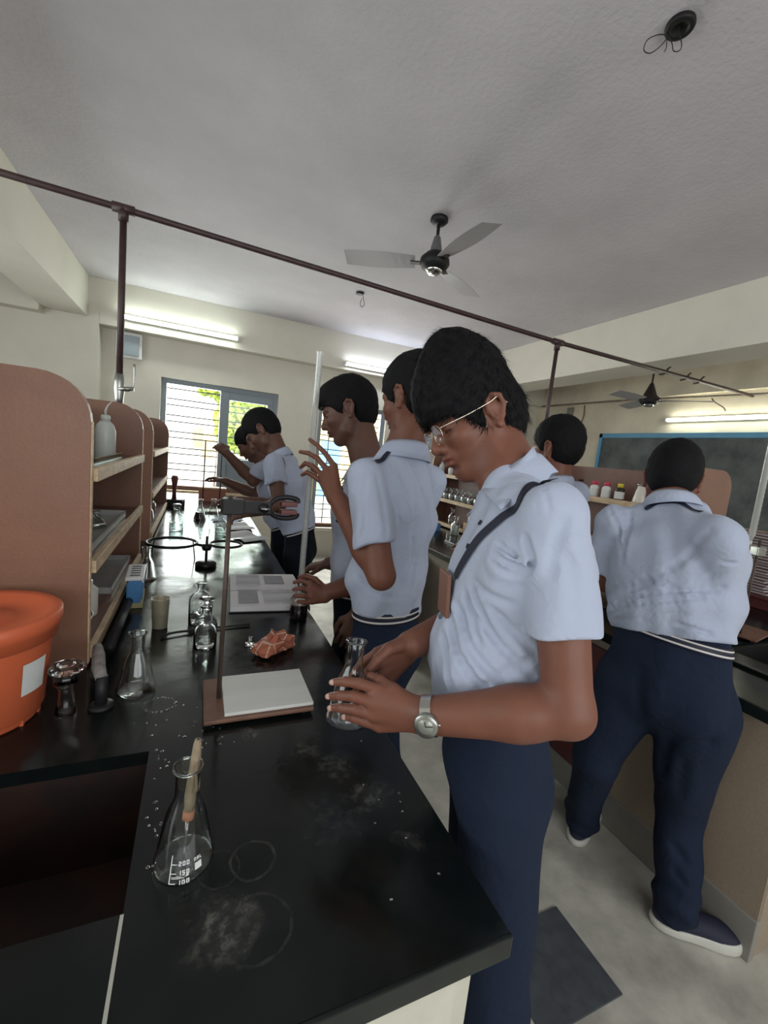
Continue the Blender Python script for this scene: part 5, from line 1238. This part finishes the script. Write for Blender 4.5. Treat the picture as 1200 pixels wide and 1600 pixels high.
collar_leaf(tA, [at(812, 700, .93), at(748, 770, .895), at(729, 806, .905), at(770, 770, .96)])
# fingernails, watch, glasses, identity card
for p in FT:
    a, b = at(*p[2]), at(*p[3]); d = unit(b-a); bm = bmesh.new(); r_ = bmesh.ops.create_icosphere(bm, subdivisions=2, radius=1)
    bmesh.ops.scale(bm, vec=(.0068, .0052, .0018), verts=r_['verts']); n = unit(-CF*.75-CR*.65+CU*.25); n = unit(n-d*(n@d)); s = np.cross(n, d)
    o = link('fingernail', mesh_of(bm), NAIL, tA, True); o.matrix_local = Matrix(((d[0], s[0], n[0], 0), (d[1], s[1], n[1], 0), (d[2], s[2], n[2], 0), (0, 0, 0, 1))); o.location = b+n*.0056+d*.001-org
w_ = np.array(J['Lwr'])+unit(J['Lel']-J['Lwr'])*.004; ax = unit(J['Lel']-J['Lwr']); n = unit(-CF-ax*(-CF@ax)); s = np.cross(ax, n)
wt = empty('wrist_watch'); wt.parent = tA; wt['label'] = 'silver wrist watch with a round dial'
Mw = Matrix(((s[0], ax[0], n[0], w_[0]-org[0]), (s[1], ax[1], n[1], w_[1]-org[1]), (s[2], ax[2], n[2], w_[2]-org[2]), (0, 0, 0, 1))); wt.matrix_local = Mw
bm = bmesh.new(); rows = []
for i in range(40):
    a = 2*PI*i/40; c = V(.031*math.cos(a), 0, .0305*math.sin(a)); c2 = V(.0335*math.cos(a), 0, .033*math.sin(a)); rows.append([bm.verts.new(q+V(0, y, 0)) for q, y in ((c, -.009), (c, .009), (c2, .009), (c2, -.009))])
for i in range(40):
    A, Bq = rows[i], rows[(i+1) % 40]
    for k in range(4): bm.faces.new((A[k], A[(k+1) % 4], Bq[(k+1) % 4], Bq[k]))
bmesh.ops.recalc_face_normals(bm, faces=bm.faces); link('strap', mesh_of(bm), MT['chrome'], wt)
o = lathe('case', [(0, .027), (.0195, .027), (.021, .031), (.0195, .036), (.0175, .0375), (0, .0365)], MT['steel'], wt, 36); lathe('dial', [(0, .0372), (.0162, .0372), (.0162, .0366)], mat('watch_dial', (.30, .31, .27), .3, metal=.3), o, 32)
boxes('hand', [(-.0006, .0006, 0, .012, .0373, .0378), (-.008, 0, -.0006, .0006, .0373, .0378)], MT['black'], o); tube('crown', [(0, .020, .032), (0, .0235, .032)], .002, MT['chrome'], o, 8)
gl = empty('eyeglasses'); gl.parent = tA; gl['label'] = 'thin gold-rimmed eyeglasses'
def Wl(x, y, z): return tuple(W(x, y, z)-org)
gm = mat('pale_gold_wire', (.72, .62, .50), .25, metal=.9)
for s in (-1, 1):
    rim = [Wl(.110-.004*abs(math.cos(a)), s*(.034+.0255*math.cos(a)), .004+.0195*math.sin(a)) for a in np.linspace(0, 2*PI, 33)[:-1]]
    tube('rim', rim, .0009, gm, gl, 6, close=True)
    bm = bmesh.new(); vs = [bm.verts.new(p) for p in rim]; bm.faces.new(vs); link('lens', mesh_of(bm), MT['pane'], gl)
    tube('temple', catmull([Wl(.106, s*.059, .010), Wl(.100, s*.066, .012), (Wl(.05, s*.080, .014)), Wl(.0, s*.086, .020), Wl(-.02, s*.088, .024), Wl(-.034, s*.088, .006)], 5), .0014, gm, gl, 6)
tube('bridge', catmull([Wl(.110, .010, .010), Wl(.114, 0, .013), Wl(.110, -.010, .010)]), .0011, gm, gl, 6)
cp = at(694, 912, .83); cn = -crh-cfh*.15; o = box('identity_card', -.006, .002, -.028, .028, -.05, .035, mat('brown_card_case', (.20, .09, .06), .4), tA, .002); o.location = cp-org-V(0, 0, .01)
o.rotation_euler = (0, R(4), math.atan2(cn[1], cn[0])); 
o2 = box('card_sleeve', -.004, .0, -.027, .027, -.13, -.05, MT['tglass'], tA, .001); o2.location = cp-org-V(0, 0, .01)+cn*.004; o2.rotation_euler = (0, R(8), math.atan2(cn[1], cn[0]))
# chest placket buttons
for (x_, y_) in ((742, 812), (722, 850)):
    p = sf.snap(at(x_, y_, .78), .002); b_ = lathe('button', [(0, 0), (.005, 0), (.005, .002), (0, .0025)], NAVY, tA, 12); b_.location = p-org; n = sf.grad(p); b_.rotation_euler = Vector(n).to_track_quat('Z', 'Y').to_euler()
# the flask in his hands
fl = conical_flask(h=.160, rb=.0415, rn=.0165); a, b = at(541, 1128, .838), at(558, 1000, .835); u_ = unit(b-a)
fl.location = a; fl.rotation_euler = Vector(u_).to_track_quat('Z', 'Y').to_euler(); tag(fl, 'empty conical flask held in the hands of the foreground student', 'flask')

# ---------------------------------------------------------------- B: student steadying the burette
fw = unit(-crh*.74+cfh*.67); sd = V(-fw[1], fw[0], 0)
J = dict(hip=at(603, 1005, 1.42), waist=at(608, 900, 1.40), chest=at(622, 800, 1.39), neck=at(633, 700, 1.38), side=sd, toe=fw, head=at(646, 628, 1.38), shw=.162, shd=.10)
J['hf'] = unit(fw*.93-CU*.25-cfh*0); J['hu'] = UP+fw*.25
J.update(Lel=at(596, 900, 1.20), Lwr=at(529, 782, 1.36), Rel=at(585, 905, 1.66), Rwr=at(512, 925, 1.60), Lkn=V(.60, 1.16, .5), Rkn=V(.60, 1.36, .5), Lan=V(.63, 1.15, .08), Ran=V(.62, 1.40, .08), slL=.70, belly=.01)
LH = chain([(528, 770, 1.37), (522, 728, 1.42)], (.014, .0125), .014)+chain([(524, 772, 1.37), (510, 733, 1.43)], (.0145, .0125), .014)+chain([(520, 775, 1.37), (503, 742, 1.44)], (.0145, .0125), .014)+chain([(518, 780, 1.37), (503, 753, 1.44)], (.014, .0115), .014)
for p in ([(522, 728, 1.42), (508, 708, 1.44), (496, 696, 1.47), (484, 687, 1.50)], [(510, 733, 1.43), (496, 716, 1.45), (482, 708, 1.48), (469, 706, 1.50)], [(503, 742, 1.44), (488, 728, 1.46), (477, 724, 1.49), (470, 730, 1.51)], [(503, 753, 1.44), (489, 743, 1.46), (480, 738, 1.48), (472, 742, 1.5)]): LH += chain(p, (.0098, .0088, .0080, .0068))
LH += chain([(530, 765, 1.39), (518, 752, 1.45), (502, 740, 1.50), (488, 733, 1.53)], (.014, .0112, .0095, .0075), .005)
RH = chain([(508, 926, 1.59), (484, 912, 1.565)], (.015, .0125), .014)+chain([(508, 930, 1.59), (483, 922, 1.56)], (.0145, .0125), .014)+chain([(508, 934, 1.59), (485, 932, 1.56)], (.014, .012), .014)+chain([(508, 936, 1.59), (488, 940, 1.565)], (.013, .011), .014)
for p in ([(484, 912, 1.565), (470, 907, 1.56), (460, 910, 1.555)], [(483, 922, 1.56), (470, 919, 1.545), (459, 921, 1.54)], [(485, 932, 1.56), (471, 931, 1.54), (460, 931, 1.535)], [(488, 940, 1.565), (476, 941, 1.55), (466, 940, 1.54)]): RH += chain(p, (.0098, .0086, .007))
RH += chain([(505, 918, 1.6), (492, 905, 1.6), (478, 900, 1.6), (468, 902, 1.6)], (.014, .011, .0095, .0075), .005)
gB = [([(588, 742), (598, 790), (602, 840)], .003, .008), ([(612, 728), (632, 770), (644, 830), (642, 870)], .005, .007), ([(572, 745), (566, 790), (562, 835)], .003, .008), ([(652, 760), (652, 800), (648, 830)], .005, .006), ([(632, 722), (650, 755), (668, 760)], .002, .005), ([(560, 900), (580, 925), (620, 935)], .004, .008), ([(650, 870), (640, 920)], .004, .008), ([(600, 735), (612, 780), (622, 820)], .003, .008)]
person('student seen from behind left, raising one hand to steady the tall burette', J, h=(.004, .0035, .006), hair='short', bulk=1.1, hs=1.03, strand=3500, hands={'L': LH, 'R': RH}, girth=.88, seed=11, tr=TROUS, grooves=gB,
    skin='warm', collar_kw=dict(hgt=.034, rs=.062, rf=.066), lany=[(616, 703), (603, 712), (588, 722)], arms_r=(1, .95))

# ---------------------------------------------------------------- C: smiling profile behind the burette
fw = unit(-crh+cfh*.08); sd = V(-fw[1], fw[0], 0)
J = dict(hip=at(560, 955, 1.80), waist=at(548, 880, 1.79), chest=at(566, 800, 1.77), neck=at(577, 722, 1.77), side=sd, toe=fw, head=at(546, 647, 1.77), shw=.165)
J['hf'] = -CR*math.cos(R(17))-CU*math.sin(R(17))+CF*.03; J['hu'] = CU*math.cos(R(17))-CR*math.sin(R(17))
J.update(Lel=at(572, 880, 1.62), Lwr=at(562, 958, 1.58), Rel=at(545, 880, 1.98), Rwr=at(515, 880, 1.97), Lkn=V(.62, 1.58, .5), Rkn=V(.63, 1.76, .5), Lan=V(.63, 1.55, .08), Ran=V(.62, 1.80, .08))
person('student in profile facing left, standing just beyond the one with the burette', J, h=(.004, .004, .007), hair='quiff', bulk=1.0, hs=1.06, strand=1500, girth=.88, tr=TROUS2, seed=21, skin='dark',
    hands={'L': hand_caps(J['Lwr'], at(545, 994, 1.58)-J['Lwr'], -CF, 1, .35), 'R': hand_caps(J['Rwr'], -crh-UP*.3, UP, -1, .5)}, lany=[at(562, 740, 1.64), at(548, 775, 1.64), at(536, 812, 1.68)])

# ---------------------------------------------------------------- D: bending over the bench, further along
fw = unit(-crh+cfh*.05); sd = V(-fw[1], fw[0], 0)
J = dict(hip=at(470, 852, 2.75), waist=at(466, 805, 2.73), chest=at(452, 755, 2.72), neck=at(436, 708, 2.70), side=sd, toe=fw, head=at(412, 676, 2.70), shw=.165)
J['hf'] = -CR*math.cos(R(42))-CU*math.sin(R(42)); J['hu'] = CU*math.cos(R(42))-CR*math.sin(R(42))
J.update(Lel=at(436, 790, 2.52), Lwr=at(392, 800, 2.56), Rel=at(425, 790, 2.92), Rwr=at(372, 782, 2.85), Lkn=V(.62, 2.6, .5), Rkn=V(.62, 2.8, .5), Lan=V(.62, 2.55, .08), Ran=V(.64, 2.82, .08))
person('student bending his head over the far part of the bench near the left window', J, h=(.006, .006, .009), hair='short', hs=1.05, strand=900, girth=.9, tr=TROUS2, seed=31, skin='dark',
    hands={'L': hand_caps(J['Lwr'], at(362, 806, 2.56)-J['Lwr'], UP-CF*.6, 1, .5), 'R': hand_caps(J['Rwr'], at(350, 780, 2.83)-J['Rwr'], UP, -1, .5)}, lany=[at(446, 712, 2.56), at(440, 740, 2.55), at(432, 770, 2.56)])
# ---------------------------------------------------------------- E: behind D with both hands on the stand
J = dict(hip=at(446, 842, 3.30), waist=at(440, 800, 3.30), chest=at(430, 762, 3.28), neck=at(414, 722, 3.27), side=sd, toe=fw, head=at(394, 694, 3.25), shw=.165)
J['hf'] = -CR*math.cos(R(35))-CU*math.sin(R(35)); J['hu'] = CU*math.cos(R(35))-CR*math.sin(R(35))
J.update(Lel=at(396, 752, 3.12), Lwr=at(354, 708, 3.2), Rel=at(398, 772, 3.45), Rwr=at(352, 752, 3.4), Lkn=V(.66, 3.15, .5), Rkn=V(.66, 3.35, .5), Lan=V(.68, 3.12, .08), Ran=V(.68, 3.38, .08))
person('student mostly hidden behind the bending one, arms raised to a stand by the window', J, h=(.007, .006, .010), hair='short', hs=1.04, strand=600, girth=.9, tr=TROUS2, seed=41, skin='dark',
    hands={'L': hand_caps(J['Lwr'], at(335, 690, 3.25)-J['Lwr'], UP-CF, 1, .4), 'R': hand_caps(J['Rwr'], at(330, 745, 3.4)-J['Rwr'], UP, -1, .4)})

# ---------------------------------------------------------------- F: large student leaning on the right bench
sd = unit(V(-.06, 1, 0)); fw = V(sd[1], -sd[0], 0)
J = dict(hip=at(1040, 1060, 1.47), waist=at(1048, 970, 1.46), chest=at(1052, 875, 1.47), neck=at(1050, 782, 1.52), side=unit(V(-.22, .97, 0)), toe=fw, head=at(1050, 752, 1.58))
J['hf'] = unit(V(.82, .50, -.30)); J['hu'] = unit(V(.26, .15, .95))
J.update(Lsh=at(962, 818, 1.60), Lel=at(948, 908, 1.66), Lwr=at(985, 905, 1.98), Rsh=at(1122, 842, 1.30), Rel=at(1118, 935, 1.38), Rwr=at(1125, 935, 1.66), Lkn=at(930, 1185, 1.63), Rkn=at(1062, 1260, 1.53), Lan=V(1.56, 1.125, .08), Ran=V(1.585, .745, .08),
    toeL=V(.9, .42, 0), toeR=V(.80, -.60, 0), slL=.80, slR=.95, belt=at(1045, 985, 1.46), tg=1.12)
gF = [([(952, 795), (968, 830), (972, 860)], .006, .007), ([(962, 790), (976, 820), (976, 850)], .006, .006), ([(985, 800), (980, 840), (972, 880)], .008, .008), ([(955, 925), (1000, 910), (1060, 880), (1110, 830)], .005, .012),
      ([(948, 962), (990, 945), (1040, 938), (1095, 934)], .009, .008), ([(955, 950), (1000, 932), (1060, 925), (1130, 918)], .007, .008), ([(965, 940), (1010, 915), (1040, 908)], .006, .008), ([(958, 968), (1020, 962), (1070, 958)], .006, .007), ([(1010, 908), (1060, 922), (1120, 926)], .004, .007),
      ([(1128, 878), (1150, 880)], .008, .006), ([(1060, 975), (1090, 985), (1110, 990)], .008, .007), ([(985, 925), (1010, 938)], .005, .006), ([(1105, 900), (1130, 895)], .005, .007), ([(1000, 795), (1060, 797), (1100, 812)], .002, .005)]
gT = [([at(1100, 1100, 1.38), at(1060, 1160, 1.42), at(1050, 1200, 1.46)], .010, .016), ([at(1075, 1170, 1.4), at(1062, 1240, 1.42)], .008, .016), ([at(990, 1050, 1.4), at(1000, 1120, 1.42)], .008, .02), ([at(1050, 1340, 1.4), at(1080, 1360, 1.4)], .010, .012), ([at(1040, 1375, 1.4), at(1075, 1395, 1.4)], .010, .010)]
person('heavily built student seen from behind, leaning over the right bench', J, h=(.005, .006, .007), hair='short', bulk=1.0, hs=1.02, strand=3500, girth=1.18, seed=51, tr=TROUS, arms_r=(1.1, 1.15), grooves=gF, tgrooves=gT, shirtsc=1.04,
    hands={'L': hand_caps(J['Lwr'], fw, UP, -1, .5), 'R': hand_caps(J['Rwr'], fw, UP, 1, .5)}, collar_kw=dict(rs=.070, rf=.072, hgt=.03), lany=[(1008, 796), (1032, 786), (1062, 785), (1096, 800)])

# ---------------------------------------------------------------- G: behind the foreground student's shoulder
fw = unit(cfh*.80-crh*.60); J = standing(1.44, 1.50, fw, 1.76, .03, pitch=.1)
o_ = at(869, 704, 1.98)-J['head']; 
for k in ('waist', 'chest', 'neck', 'head', 'Lsh', 'Rsh', 'Lel', 'Rel', 'Lwr', 'Rwr'): J[k] = J[k]+o_
person('student with a rounded haircut seen from behind, past the foreground student\'s collar', J, h=(.005, .007, .009), hair='short', bulk=1.3, hs=1.04, strand=2500, seed=61, hands={'L': hand_caps(J['Lwr'], fw, UP, -1, .5), 'R': hand_caps(J['Rwr'], fw, UP, 1, .5)})
# ---------------------------------------------------------------- H, I: across the right bench
J = standing(3.62, 3.35, (-1, -.1), 1.62, .10, pitch=.7)
person('student beyond the right bench, only black hair showing above the bottles', J, h=(.007, .009, .011), hs=1.05, strand=700, seed=71, tr=TROUS2, skin='dark', hands={'L': hand_caps(J['Lwr'], V(-1, 0, 0), UP, -1, .5), 'R': hand_caps(J['Rwr'], V(-1, 0, 0), UP, 1, .5)})
J = standing(3.55, 4.95, (-1, -.2), 1.70, .04, pitch=.2)
person('student whose shirt shows through the gap of the packed right shelf', J, h=(.007, .009, .011), hs=1.05, strand=500, seed=81, tr=TROUS2, skin='dark', hands={'L': hand_caps(J['Lwr'], V(-1, 0, 0), UP, -1, .5), 'R': hand_caps(J['Rwr'], V(-1, 0, 0), UP, 1, .5)})
